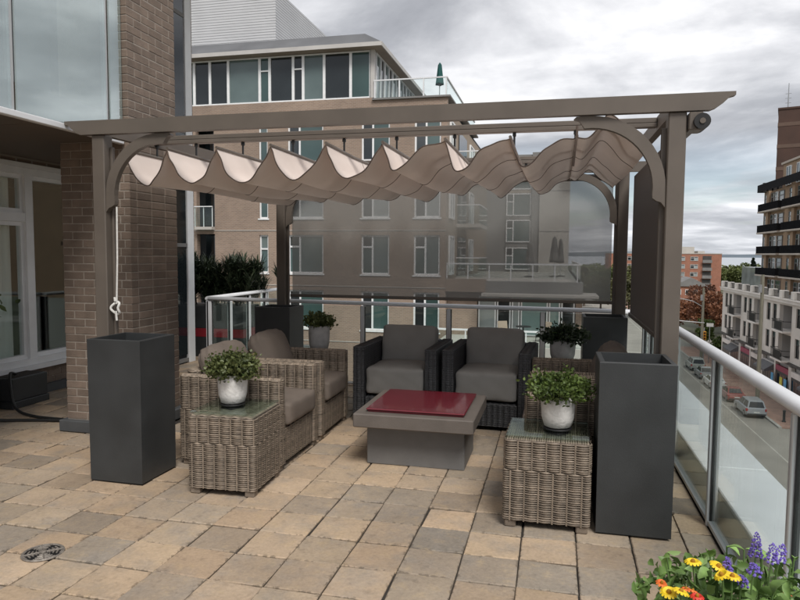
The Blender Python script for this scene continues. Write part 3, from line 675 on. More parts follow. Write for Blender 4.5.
# glazed end of the building beyond the column
gz = thing('glazed_bay', 'dark glazed bay with white corner post behind the brick column', 'facade', (-5.2, 8.0, 0))
m = MB(); m.box(-5.44, -5.03, 7.0, 8.36, 0, 6.5); m.build('wall', 'room_dark', gz)
for k in range(4):
    z0 = .1+k*1.55
    for a, b in ((7.05, 7.6), (7.65, 8.22)):
        m = MB(); m.box(-5.027, -5.0, a, b, z0+.02, z0+1.53); m.build('pane', 'pane_dark', gz)
m = MB(); m.cbox(-5.06, -4.985, 8.24, 8.40, 0, 6.5, .005); m.build('corner_post', 'white_frame', gz)
for z0 in (.02, 1.62, 3.17, 4.72, 6.27):
    m = MB(); m.box(-5.03, -4.992, 7.0, 8.235, z0, z0+.05); m.build('mullion', 'grey_far', gz)

# ------------------------------------------------------------------ neighbouring block across the courtyard
NY = 33.0
nb_ = thing('brick_apartment_block', 'tan brick apartment block with white windows and glazed penthouse behind the pergola', 'building', (-12, NY, GZ))
mpn = FY(NY)
wins = []
rows = [(-5.41, -3.36), (-2.48, -.43), (.45, 2.50), (3.38, 5.43), (6.31, 8.36)]
colsn = [(-14.0, -12.0, (-13.35,)), (-9.92, -8.40, (-9.32,)), (-7.12, -5.75, (-6.52,))]
small = (-15.66, -15.14)
holes = []
for z0, z1 in rows:
    for a, b, _ in colsn: holes.append((a, b, z0, z1))
    holes.append((*small, z0, z1)); holes.append((-19.4, -18.3, z0-.45, z1+.05))
m = MB(); wall_holes(m, mpn, -24, -5.45, GZ, 9.35, holes, .35); m.build('wall', 'neighbour_brick', nb_)
m = MB(); m.box(-23.9, -5.6, NY+1.9, 56, GZ, 9.3); m.build('core', 'room_dark', nb_)
m = MB(); m.box(-5.8, -5.45, NY+.36, 56, GZ, 8.95); m.build('side_wall', 'tan_far', nb_)
for r, (z0, z1) in enumerate(rows):
    for c, (a, b, mu) in enumerate(colsn):
        pn = [('pane_dark', 'pane_teal', 'pane_curtain'), ('pane_teal', 'pane_dark', 'pane_pale'), ('pane_dark', 'pane_dark', 'pane_teal')][(r*2+c*3) % 3]
        window(nb_, mpn, a, b, z0, z1, mu, ((0, z1-.62),), .09, .1, pn, sill=.05, inset=.09)
    window(nb_, mpn, *small, z0, z1, (), ((0, z1-.75),), .08, .1, ('pane_teal', 'pane_pale'), sill=.04, inset=.09)
    # recessed balcony at the left
    m = MB(); m.ub(mpn, -19.4, -18.3, z0-.60, z0-.44, -.3, .35); bl = m.build('balcony_slab', 'concrete_far', nb_)
    m = MB(); m.ub(mpn, -19.38, -18.3, z0-.40, z0+.62, .27, .30); m.build('glass_panel', 'rail_glass', bl)
    m = MB(); m.ub(mpn, -19.4, -18.28, z0+.63, z0+.68, .25, .32); [m.ub(mpn, u, u+.05, z0-.44, z0+.63, .25, .268) for u in (-19.38, -18.85, -18.33)]; m.build('balcony_rail', 'alu_white', bl)
    MB().ub(mpn, -19.38, -18.32, z0-.4, z1, -1.0, -.95).build('balcony_door', 'pane_dark', nb_)
    m = MB(); m.ub(mpn, -24, -5.44, z0-.66, z0-.62, 0, .025); m.build('string_course', 'concrete_far', nb_)
# side windows and balconies facing the gap
for (z0, z1) in rows[1:]:
    for a, b in ((33.7, 35.2), (41.5, 43.5)):
        window(nb_, FXp(-5.45), a, b, z0, z1, ((a+b)/2,), (), .09, .1, ('pane_pale', 'pane_dark'), inset=-.11)
    m = MB(); m.box(-5.45, -4.15, 36.5, 40.5, z0-.35, z0-.15); b_ = m.build('balcony_slab', 'concrete_far', nb_)
    m = MB(); m.box(-4.2, -4.17, 36.55, 40.45, z0-.12, z0+.85); m.box(-5.4, -4.2, 36.53, 36.56, z0-.12, z0+.85); m.build('glass_panel', 'rail_glass', b_)
    m = MB(); m.box(-4.22, -4.15, 36.5, 40.5, z0+.86, z0+.92); m.box(-5.44, -4.22, 36.5, 36.57, z0+.86, z0+.92); m.build('balcony_rail', 'alu_white', b_)
    m = MB(); m.box(-5.44, -5.40, 36.9, 40.1, z0-.15, z1); m.build('balcony_door', 'pane_dark', b_)
# penthouse
P0 = -24.0; P1 = -9.35; pz0, pz1 = 9.5, 11.9
m = MB(); m.box(-23.9, P1-.12, NY+.3, 45, 9.35, pz1); m.build('penthouse_core', 'room_dark', nb_)
m = MB(); m.box(-24, P1+.02, NY+.0, NY+.30, 9.35, pz0); m.build('penthouse_kerb', 'neighbour_brick', nb_)
def pxX(x, y=80): 
    u = (x-400)/657.4; v = (300-y)/657.4; d = r2*u+u2*v+fw_; return d.x*(NY/d.y)
pb = [194, 209.7, 228, 259.5, 269.5, 293, 303, 324, 350.5, 370.5]
pcols = ['pane_dark', 'pane_dark', 'pane_pale', 'pane_teal', 'pane_dark', 'pane_dark', 'pane_pale', 'pane_dark', 'pane_teal']
for k in range(-3, 9):
    a, b = (pxX(pb[k]), pxX(pb[k+1])) if k >= 0 else (pxX(194)+k*1.4, pxX(194)+(k+1)*1.4)
    tr = ((0, pz1-.75),) if k in (3, 5) else ()
    window(nb_, FY(NY+.12), a, b, pz0, pz1-.02, (), tr, .07, .12, (pcols[k % 9],), inset=-.12)
m = MB(); m.box(P1-.13, P1+.12, NY, NY+.25, pz0, pz1); m.build('corner_post', 'eave_white', nb_)
for k in range(6):
    window(nb_, FXp(P1), NY+.4+k*1.75, NY+2.1+k*1.75, pz0, pz1-.02, (NY+1.3+k*1.75,), (), .08, .12, ('pane_pale', 'pane_dark'), inset=-.12)
m = MB(); ev = [(-24, NY-.55), (-8.75, NY-.55), (-8.75, 45.6), (-24, 45.6)]; m.prism(ev, 'Z', pz1+.002, pz1+.10); m.build('eave_soffit', 'eave_under', nb_)
m = MB(); m.box(-24, -8.72, NY-.6, NY-.552, pz1+.0, pz1+.20); m.box(-8.748, -8.70, NY-.55, 45.6, pz1+.0, pz1+.20); m.build('eave_fascia', 'eave_white', nb_)
m = MB(); m.add([(-24,NY-.55,pz1+.205),(-8.75,NY-.55,pz1+.205),(-8.75,45.6,pz1+.205),(-24,45.6,pz1+.205),(-24,NY+.5,pz1+.98),(-9.9,NY+.5,pz1+.98),(-9.9,43,pz1+.98),(-24,43,pz1+.98)], [(0,1,5,4),(1,2,6,5),(2,3,7,6),(3,0,4,7),(4,5,6,7)]); m.build('roof', 'roof_grey', nb_)
m = MB()
m.box(-24, -16.25, NY+3.6, 52, pz1+.9, 16.9); sb = m.build('plant_room', 'siding', nb_)
for k in range(26):
    m = MB(); z0 = pz1+.98+k*.155; m.box(-24, -16.22, NY+3.57, NY+3.598, z0, z0+.125); m.box(-16.248, -16.22, NY+3.6, 52, z0, z0+.125); m.build('siding_board', 'siding', sb)
m = MB(); m.cyl((-20.6, NY+3.5, 13.55), (-20.6, NY+3.1, 13.45), .17, .20, 12); m.build('floodlight', 'dark_metal', nb_)
# penthouse terrace
m = MB(); m.box(P1+.02, -5.3, NY-.12, 45, 9.355, 9.44); m.build('terrace_edge', 'grey_far', nb_)
m = MB(); [m.box(P1+.2+a, P1+.2+b, NY-.06, NY-.04, 9.46, 10.28) for a, b in ((0, 1.2), (1.24, 2.45), (2.5, 3.7))]; m.box(-5.52, -5.50, NY, 44.5, 9.46, 10.28); m.build('glass_panel', 'rail_glass', nb_)
m = MB(); m.box(P1+.1, -5.45, NY-.09, NY-.02, 10.29, 10.35); m.box(-5.56, -5.46, NY-.02, 44.5, 10.29, 10.35); [m.box(P1+q, P1+q+.07, NY-.08, NY-.03, 9.44, 10.29) for q in (.12, 1.4, 2.65, 3.8)]; m.build('terrace_rail', 'alu_white', nb_)
def closed_umbrella(loc, h, m_, label, r=.17):
    t = thing('closed_umbrella', label, 'umbrella', loc); x, y, z = loc
    q = MB(); q.lathe([(.28, z), (.28, z+.06), (.05, z+.09)], 16, (x, y)); q.build('base', 'dark_metal', t)
    q = MB(); q.cyl((x, y, z+.05), (x, y, z+h), .025, n=8); q.build('pole', 'alu', t)
    q = MB(); vs = []; n = 16; pr = [(.5, .55), (.95, .42), (1.0, .36), (.75, .62), (.45, .93), (.1, 1.0)]
    for rr, zz in pr:
        for i in range(n): a = 2*math.pi*i/n; k = rr*r*(1+.28*math.cos(4*a)); vs.append((x+k*math.cos(a), y+k*math.sin(a), z+h*zz))
    q.add(vs, [(k*n+i, k*n+(i+1) % n, (k+1)*n+(i+1) % n, (k+1)*n+i) for k in range(len(pr)-1) for i in range(n)]+[tuple(range((len(pr)-1)*n, len(pr)*n))]); q.build('canopy', m_, t, True)
closed_umbrella((-5.95, NY+.5, 9.44), 1.75, 'umbrella_green', 'closed dark green umbrella on the penthouse terrace beside its railing')

# lower wing with roof terrace, right of the brick block
lw = thing('terrace_wing', 'low wing with glass balustrade roof terrace right of the brick block', 'building', (-2, 40, GZ))
m = MB(); wall_holes(m, FY(33.6), -5.44, 1.30, GZ, -.42, [(-3.9, 1.0, -2.6, -.55)], .3); m.build('wall', 'neighbour_brick', lw)
m = MB(); m.box(-5.44, 1.28, 34.6, 60, GZ, .18); m.build('core', 'grey_far', lw)
m = MB(); m.box(-3.4, 1.30, 33.0, 33.25, -.36, .18); m.box(1.05, 1.30, 33.25, 60, -.36, .18); m.build('parapet', 'grey_far', lw)
m = MB(); m.box(-5.44, -3.41, 33.02, 33.3, -.36, .30); m.build('brick_parapet', 'neighbour_brick', lw)
m = MB(); m.cbox(-3.55, 2.0, 32.2, 34.5, -.52, -.37, .02); m.build('eave', 'concrete_far', lw)
m = MB(); m.box(-5.4, 1.05, 33.3, 60, .185, .2); m.build('terrace_deck', 'concrete_far', lw)
m = MB(); [m.box(a, a+1.02, 33.1, 33.12, .36, 1.02) for a in (-5.4, -4.33, -3.26, -2.19, -1.12, -.05)]; m.box(1.16, 1.18, 33.2, 52, .24, 1.02); m.build('glass_panel', 'rail_glass', lw)
m = MB(); m.box(-5.42, 1.2, 33.07, 33.15, 1.03, 1.10); m.box(1.13, 1.21, 33.15, 52, 1.03, 1.10); [m.box(-5.42+1.07*k, -5.37+1.07*k, 33.09, 33.13, .2, 1.03) for k in range(7)]; m.build('rail', 'alu_white', lw)
for k, (a, b, pn) in enumerate(((-3.85, -2.95, 'pane_curtain'), (-2.9, -2.2, 'pane_dark'), (-2.15, -1.75, 'pane_curtain'), (-1.7, -.35, 'pane_mint'), (-.3, .25, 'pane_mint'), (.3, .95, 'pane_dark'))):
    window(lw, FY(33.75), a, b, -2.58, -.57, (), (), .07, .1, (pn,), inset=.05)
m = MB(); m.box(-5.44, 1.3, 29.6, 33.59, -3.35, -2.6); m.build('lower_deck', 'concrete_far', lw)
m = MB(); [m.box(a, a+1.32, 29.7, 29.72, -2.57, -1.95) for a in (-5.3, -3.94, -2.58, -1.22, .0)]; m.build('glass_panel', 'rail_glass', lw)
m = MB(); m.box(-5.4, 1.3, 29.67, 29.75, -1.93, -1.85); [m.box(a, a+.05, 29.69, 29.73, -2.6, -1.93) for a in (-5.35, -3.98, -2.62, -1.26, -.05, 1.25)]; m.build('rail', 'white_frame', lw)
closed_umbrella((-1.55, 40, .2), 2.1, 'umbrella_cloth', 'closed grey umbrella standing alone on the low wing terrace', .22)
closed_umbrella((-.12, 41, .2), 2.45, 'umbrella_cloth', 'closed grey umbrella of a close pair on the low wing terrace, taller one', .24)
closed_umbrella((.25, 41.6, .2), 2.35, 'umbrella_cloth', 'closed grey umbrella of a close pair on the low wing terrace, slimmer one', .18)
def patio_chair(loc, rz, label):
    t = thing('patio_chair', label, 'chair'); x = .25
    q = MB(); q.cbox(-x, x, -.25, .25, .40, .45, .01); q.build('seat', 'tan_far', t)
    q = MB(); q.xf = Matrix.Translation((0, .25, .45)) @ Matrix.Rotation(R_(-12), 4, 'X'); q.cbox(-x, x, -.03, .02, 0, .5, .01); q.build('backrest', 'tan_far', t)
    for sx in (-1, 1):
        for sy in (-1, 1): q = MB(); q.cyl((sx*.22, sy*.22, 0), (sx*.22, sy*.22, .4), .018, n=6); q.build('leg', 'dark_metal', t)
    place(t, loc, rz)
patio_chair((-2.3, 31.6, -2.6), R_(30), 'tan patio chair on the lower deck left of the bistro table'); patio_chair((-.55, 31.9, -2.6), R_(-40), 'tan patio chair on the lower deck right of the bistro table')
bt = thing('bistro_table', 'small dark round bistro table between the patio chairs on the lower deck', 'table', (-1.45, 31.7, -2.6))
q = MB(); q.lathe([(.36, -1.89), (.36, -1.86)], 20, (-1.45, 31.7)); q.build('tabletop', 'dark_metal', bt); q = MB(); q.cyl((-1.45, 31.7, -2.6), (-1.45, 31.7, -1.89), .03, n=8); q.build('leg', 'dark_metal', bt)
# far concrete block
fb = thing('concrete_block', 'pale concrete block with stacked dark windows behind the roof terrace', 'building', (-1.5, 54, .2))
m = MB(); m.box(-1.35, .9, 52, 64, GZ, 9.3); m.build('concrete_wall', 'concrete_far', fb); m = MB(); m.box(-1.95, -1.352, 52.2, 64, GZ, 9.4); m.build('pilaster', 'grey_far', fb)
m = MB(); m.box(-6.0, -1.952, 52.6, 64, GZ, 9.3); m.build('wall', 'grey_far', fb)
for k, z0 in enumerate((.35, 2.5, 4.55, 6.6)):
    window(fb, FY(52.55), -3.9, -2.0, z0, z0+1.75, (-3.35,), ((0, z0+1.1),), .08, .1, ('pane_pale', 'pane_dark', 'pane_teal'), inset=-.12)
    m = MB(); m.box(-3.92, -1.99, 52.42, 52.59, z0+1.77, z0+2.0); m.build('spandrel', 'tan_far' if k == 2 else 'grey_far', fb)
for z0 in (3.3, 6.4): m = MB(); m.box(-1.34, .91, 51.985, 51.998, z0, z0+.05); m.build('panel_joint', 'grey_far', fb)
m = MB(); m.box(-.8, .3, 51.9, 51.98, 7.2, 8.6); m.build('vent_window', 'pane_teal', fb)

# ------------------------------------------------------------------ street side: cream building with shops
WBX = 22.0
wb = thing('cream_shop_building', 'cream three storey building with balconies and shops along the street', 'building', (WBX, 75, GZ))
mpw = FXm(WBX); bays = [(95.6-8.85*k) for k in range(5)]
fl = [(-8.55, -5.75), (-5.70, -2.9)]
holes = []; rec = []; wn = []
for yb in bays:
    for z0, z1 in fl:
        for a in (.75, 2.75): wn.append((yb-a-1.25, yb-a, z0+.55, z1-.42)); holes.append(wn[-1])
        rec.append((yb-8.5, yb-4.9, z0+.02, z1-.32)); holes.append(rec[-1])
m = MB(); wall_holes(m, mpw, 51.4, 96.2, -8.6, -2.7, holes, .35); m.build('wall', 'stucco', wb)
m = MB(); m.box(WBX+1.95, 36, 51.5, 96.2, GZ, -2.8); m.box(WBX+.36, WBX+1.95, 51.5, 96.15, GZ, -8.62); m.build('core', 'stucco_shade', wb)
m = MB(); m.box(WBX+.36, WBX+1.95, 51.5, 96.15, -2.95, -2.75); m.box(WBX+.36, WBX+1.95, 51.5, 96.15, -5.8, -5.68); m.build('floor_slab', 'stucco_shade', wb)
for a, b, c, d in wn: window(wb, mpw, a, b, c, d, (), ((0, d-.6),), .07, .1, ('pane_dark', 'pane_teal'), fmat='dark_metal', inset=.12)
for i, (a, b, c, d) in enumerate(rec):
    for u in (a-.02, b+.02): m = MB(); m.box(WBX+.36, WBX+1.95, u-.06, u+.06, c, d); m.build('recess_wall', 'stucco_shade', wb)
    m = MB(); m.box(WBX+1.90, WBX+1.94, b-1.6, b-.2, c, d-.2); m.build('recess_panel', 'stucco_shade', wb)
    m = MB(); m.box(WBX+1.88, WBX+1.93, a+.3, a+1.7, c+.05, d-.3); m.build('balcony_door', 'pane_dark', wb)
    m = MB(); m.cbox(WBX-.75, WBX+.4, a+.1, b-.1, c-.16, c+.02, .02); s_ = m.build('balcony_slab', 'stucco_trim', wb)
    m = MB(); [m.box(WBX-.72, WBX-.70, u, u+.035, c+.02, c+.98) for u in np.arange(a+.12, b-.15, .17)]; m.box(WBX-.73, WBX-.67, a+.1, b-.1, c+.98, c+1.04); [m.box(WBX-.7, WBX, u, u+.03, c+.94, c+1.0) for u in (a+.1, b-.13)]; m.box(WBX-.705, WBX-.69, a+.5, b-.9, c+.1, c+.9); m.build('balcony_rail', 'dark_metal', s_)
for (z0, z1, ou) in ((-2.98, -2.68, .30), (-2.675, -2.58, .42), (-8.82, -8.62, .16)):
    m = MB(); m.box(WBX-ou, WBX+.36, 51.2, 96.4, z0, z1); m.build('cornice', 'stucco_trim' if z0 > -4 else 'shop_dark', wb)
m = MB(); m.box(WBX+.36, 36, 96.15, 96.4, GZ, -2.7); m.build('end_wall', 'stucco', wb)
for y in np.arange(52, 96.3, 3.4):
    m = MB(); m.cbox(WBX-.2, WBX+.5, y-.35, y+.35, -2.57, -1.8, .05); m.build('parapet_pier', 'stucco_trim', wb)
m = MB(); [m.box(WBX+.1, WBX+.13, u, u+.03, -2.57, -1.95) for u in np.arange(52, 96, .22)]; m.box(WBX+.08, WBX+.15, 52, 96, -1.95, -1.89); m.build('parapet_rail', 'dark_metal', wb)
for k, yb in enumerate(bays):
    for q, (a, b) in enumerate(((yb-4.1, yb-.3), (yb-8.4, yb-4.7))):
        m = MB(); m.box(WBX-.02, WBX+.3, a, b, GZ+.13, -9.9); sf = m.build('shopfront', 'shop_dark', wb)
        for p in np.linspace(a+.15, b-1.0, 4): m = MB(); m.box(WBX-.035, WBX-.022, p, p+.75, GZ+.45, -10.15); m.build('pane', 'pane_dark' if (k+q) % 2 else 'pane_teal', sf)
        m = MB(); m.box(WBX-.05, WBX+.2, a-.05, b+.05, -9.88, -9.35); m.build('sign_board', ['stucco_trim', 'sign_pink', 'stucco_shade'][(k+2*q) % 3], wb)
        if (k*2+q) % 3 == 1:
            m = MB(); m.add([(WBX-.04, a, -9.45), (WBX-.95, a, -10.05), (WBX-.95, a, -10.25), (WBX-.04, a, -10.1), (WBX-.04, b, -9.45), (WBX-.95, b, -10.05), (WBX-.95, b, -10.25), (WBX-.04, b, -10.1)], [(0,1,5,4),(1,2,6,5),(2,3,7,6),(0,3,2,1),(4,5,6,7)]); m.build('awning', 'awning', wb)
    for p in (yb-.15, yb-4.4, yb-8.65): m = MB(); m.box(WBX-.06, WBX+.3, p-.2, p+.2, GZ+.13, -9.0); m.build('shop_pier', 'stucco', wb)
for y, mm in ((73.3, 'poster_blue'), (70.6, 'poster_yellow'), (69.4, 'poster_blue')):
    m = MB(); m.box(WBX-.35, WBX-.30, y-.35, y+.35, GZ+.5, GZ+1.75); m.build('poster', mm, wb)
m = MB()
for y in (54, 60, 66, 71.8, 80.3, 89): m.box(WBX-.18, WBX-.05, y-.1, y+.1, -8.4, -8.05)
m.build('wall_lamp', 'dark_metal', wb)
# stepped apartment tower set back on top
tw = thing('balcony_tower', 'tan apartment tower with dark stacked balconies above the cream building', 'building', (27, 85, -2.8))
TX = 26.2; mpt = FXm(TX)
m = MB(); m.box(TX, 44, 52, 95, -2.78, 9.75); m.build('wall', 'tower_tan', tw)
m = MB(); m.box(TX+.3, 44, 52, 89.0, 9.755, 12.6); m.build('top_storey', 'tower_tan', tw)
m = MB(); m.box(TX+.1, 44, 52, 89.2, 12.605, 12.85); m.build('roof_edge', 'slab_pale', tw)
for f in range(5):
    z0 = -3.7+2.7*f
    for q, y1 in enumerate((95.0, 85.6, 76.2, 66.8)):
        y0 = y1-8.6
        if z0 > -3:
            m = MB(); m.cbox(TX-.8, TX, y0+.4, y1-.05, z0, z0+.2, .03); s_ = m.build('balcony_slab', 'slab_pale', tw)
            m = MB(); [m.box(TX-.77, TX-.74, u, u+.055, z0+.2, z0+1.04) for u in np.arange(y0+.45, y1-.15, .15)]; m.box(TX-.78, TX-.73, y0+.45, y1-.1, z0+1.04, z0+1.1); m.box(TX-.74, TX, y1-.14, y1-.1, z0+.24, z0+1.08); m.box(TX-.74, TX, y0+.45, y0+.49, z0+.24, z0+1.08); m.build('balcony_rail', 'rail_black', s_)
        for a, b, pn in ((.5, 1.9, 'pane_teal'), (3.2, 4.4, 'pane_dark'), (4.8, 5.7, 'pane_pale'), (6.2, 8.0, 'pane_dark')):
            window(tw, mpt, y1-b, y1-a, z0+.35, z0+2.35, (), ((0, z0+1.8),), .08, .1, (pn, 'pane_teal'), fmat='white_frame' if pn == 'pane_pale' else 'grey_far', inset=-.11)
        m = MB(); m.box(TX-.35, TX-.001, y1-3.0, y1-2.1, z0+.21, z0+2.68); m.build('pilaster', 'tower_tan', tw)
for y in (88, 84.5, 80.5, 76.5, 72, 68):
    window(tw, FXm(TX+.3), y-2.1, y-.4, 9.95, 12.2, (y-1.25,), (), .08, .1, ('pane_teal', 'pane_dark'), inset=-.11)
m = MB(); [m.box(TX-.9, TX-.86, 52, 94.9, 9.76, 10.7)]; m.box(TX-.86, TX+2, 94.86, 94.9, 9.76, 10.7); m.build('roof_rail', 'rail_black', tw)
for q in range(5): m = MB(); m.cbox(TX-.4+.6*q, TX+q*.6, 94.2, 94.6, 9.8, 11.0-.15*q, .02); m.build('roof_planter', 'dark_metal', tw)
bt_ = thing('brown_brick_tower', 'tall windowless brown brick tower with paler bands and roof mast', 'building', (0, 0, 0))
m = MB(); m.box(0, 16, 0, 14, GZ, 23.9); m.build('wall', 'tower_brown', bt_)
for z0 in (8.0, 11.3, 14.7, 18.1, 21.4): m = MB(); m.box(-.04, 16, -.04, 14, z0, z0+.55); m.build('band', 'tower_band', bt_)
m = MB(); m.box(-.1, 16.1, -.1, 14.1, 23.92, 24.2); m.build('roof_edge', 'tower_brown', bt_)
m = MB(); m.cyl((1.2, 1, 24.2), (1.2, 1, 28), .09, .05, 6); [m.box(.8, 1.6, .97, 1.03, z, z+.06) for z in (25, 25.7, 26.4)]; m.build('mast', 'steel', bt_)
place(bt_, (32.6, 113, 0), R_(-17))
# red brick apartments far down the street
ra = thing('red_brick_apartments', 'flat roofed red brick apartment house far down the street', 'building', (40, 275, GZ))
mpr = FY(270); m = MB(); m.box(20, 60.8, 270, 290, GZ, 2.2); m.build('wall', 'apartment_brick', ra)
m = MB(); m.box(19.9, 60.9, 269.9, 290, 2.21, 2.5); m.build('roof_edge', 'concrete_far', ra)
m = MB(); m.box(45.5, 52, 275, 285, 2.51, 5.0); m.box(53.5, 56, 276, 284, 2.51, 3.4); m.build('roof_house', 'concrete_far', ra)
for r in range(5):
    z1 = 1.2-2.95*r
    for u in (22.5, 27, 31.5, 36, 40.5, 45.2, 49.8):
        window(ra, mpr, u, u+2.7, z1-1.6, z1, (u+1.35,), ((0, z1-.5), (1, z1-.5)), .12, .1, ('pane_dark', 'pane_dark', 'pane_curtain'), fmat='eave_white', inset=-.12)
    m = MB(); m.box(54.1, 57.2, 269.97, 269.995, z1-2.1, z1+.3); m.build('recess_shade', 'shop_dark', ra)  # flat dark sheet on the wall, recess shade painted as its colour
    m = MB(); m.box(54.0, 57.3, 269.0, 269.96, z1-2.35, z1-2.15); m.box(54.0, 57.3, 269.0, 269.06, z1-2.14, z1-1.2); m.build('balcony', 'grey_far', ra)
gb = thing('pale_glass_offices', 'small pale green glazed building left of the balcony tower', 'building', (45, 150, GZ))
m = MB(); m.box(41.5, 52, 150, 165, GZ, -.9); m.build('wall', 'pane_curtain', gb)
for k in range(5): m = MB(); m.box(41.4, 52, 149.9, 149.99, -2.2-k*2.1, -1.3-k*2.1); m.build('pane', 'pane_teal', gb)
lb = thing('low_house', 'low dark roofed house in front of the red brick apartments', 'building', (44, 225, GZ))
m = MB(); m.box(36, 46, 220, 232, GZ, -8); m.build('wall', 'apartment_brick', lb); m = MB(); m.prism([(35.6, -8), (46.4, -8), (41, -5.2)], 'Y', 219.6, 232.4); m.build('roof', 'grey_far', lb)
for u in (37, 39.4, 41.8, 44): window(lb, FY(220), u, u+1.2, -10.6, -9, (), (), .12, .1, ('pane_dark',), inset=-.12)

# ------------------------------------------------------------------ street furniture
def wood_pole(x, y, h, label, arm):
    t = thing('utility_pole', label, 'pole', (x, y, GZ+.1)); m = MB(); m.cyl((x, y, GZ+.1), (x, y, GZ+h), .19, .13, 12); m.build('pole', 'pole_wood', t)
    m = MB(); m.cyl((x-.2, y-.1, GZ+h-1.6), (x-.2, y-.1, GZ+h-.9), .16, n=10); m.build('transformer', 'steel', t)
    if arm:
        m = MB(); m.tube([(x, y, GZ+7.2), (x-1.2, y-.1, GZ+7.9), (x-2.6, y-.2, GZ+8.2), (x-3.2, y-.2, GZ+8.2)], .05, 6); l = m.build('lamp_arm', 'steel', t); m = MB(); m.cbox(x-3.8, x-3.1, y-.35, y-.05, GZ+8.12, GZ+8.28, .03); m.build('lamp_head', 'steel', l)
wood_pole(18.05, 64.8, 11.9, 'weathered wooden utility pole before the cream building balconies', False)
wood_pole(17.9, 88.0, 9.6, 'wooden utility pole with lamp arm at the far corner before the red leaved trees', True)
def signal(x, y, z, label, top):
    t = thing('traffic_light', label, 'traffic light', (x, y, GZ))
    m = MB(); m.cbox(x-.2, x+.2, y-.15, y+.15, z-.55, z+.55, .04); b = m.build('signal_head', 'signal_yellow', t)
    for q in (-.35, 0, .35): m = MB(); m.cyl((x, y-.19, z+q), (x, y-.15, z+q), .12, n=12); m.build('lens', 'signal_lens', b)
    m = MB()
    if top: m.cyl((x, y+.2, GZ+.1), (x, y+.2, z+1.0), .07, n=8)
    else: m.cyl((x, y+.2, z), (x, y+.2, z+1.6), .05, n=8); m.cyl((x, y+.2, z+1.5), (x+4.2, y+.6, z+1.2), .06, n=8)
    m.build('post', 'steel', t)
signal(13.75, 86.5, -7.9, 'yellow traffic light hanging from a mast arm over the road', False)
signal(18.6, 90.0, -8.6, 'yellow traffic light on a post at the pavement corner', True)
sg = thing('street_sign', 'pale street sign plate on a slim post at the corner', 'sign', (18.9, 88.6, GZ)); m = MB(); m.cyl((18.9, 88.6, GZ+.1), (18.9, 88.6, -6.9), .05, n=8); m.build('post', 'steel', sg); m = MB(); m.box(18.5, 19.3, 88.5, 88.54, -7.3, -6.85); m.build('plate', 'plate', sg)
bl_ = thing('bollard', 'black bollard on the brick pavement by the silver car', 'bollard', (18.3, 58.4, GZ+.13)); m = MB(); m.lathe([(.16, GZ+.13), (.16, GZ+.2), (.1, GZ+.25), (.1, GZ+.95), (.13, GZ+1.0), (.1, GZ+1.08), (.02, GZ+1.1)], 14, (18.3, 58.4)); m.build('post', 'dark_metal', bl_, True)
bc = thing('bicycle', 'dark bicycle parked on the brick pavement beside the bollard', 'bicycle', (19.1, 56.9, GZ+.13)); zb = GZ+.13
for dy in (-.52, .52):
    m = MB(); m.tube([(19.1, 56.9+dy+.34*math.cos(t), zb+.35+.34*math.sin(t)) for t in np.linspace(0, 2*math.pi, 24, endpoint=False)], .022, 6, True); m.build('wheel', 'tyre', bc)
m = MB()
for p, q in (((0, -.52, .35), (0, -.1, .34)), ((0, -.1, .34), (0, -.25, .8)), ((0, -.52, .35), (0, -.22, .75)), ((0, -.1, .34), (0, .38, .78)), ((0, -.22, .75), (0, .38, .8)), ((0, .52, .35), (0, .36, .95))):
    m.cyl(tuple(a+b for a, b in zip(p, (19.1, 56.9, zb))), tuple(a+b for a, b in zip(q, (19.1, 56.9, zb))), .02, n=6)
m.build('frame', 'steel', bc); m = MB(); m.cyl((18.85, 57.25, zb+.98), (19.35, 57.25, zb+.98), .018, n=6); m.build('handlebar', 'dark_metal', bc); m = MB(); m.cbox(19.03, 19.17, 56.5, 56.78, zb+.8, zb+.86, .02); m.build('saddle', 'black', bc)

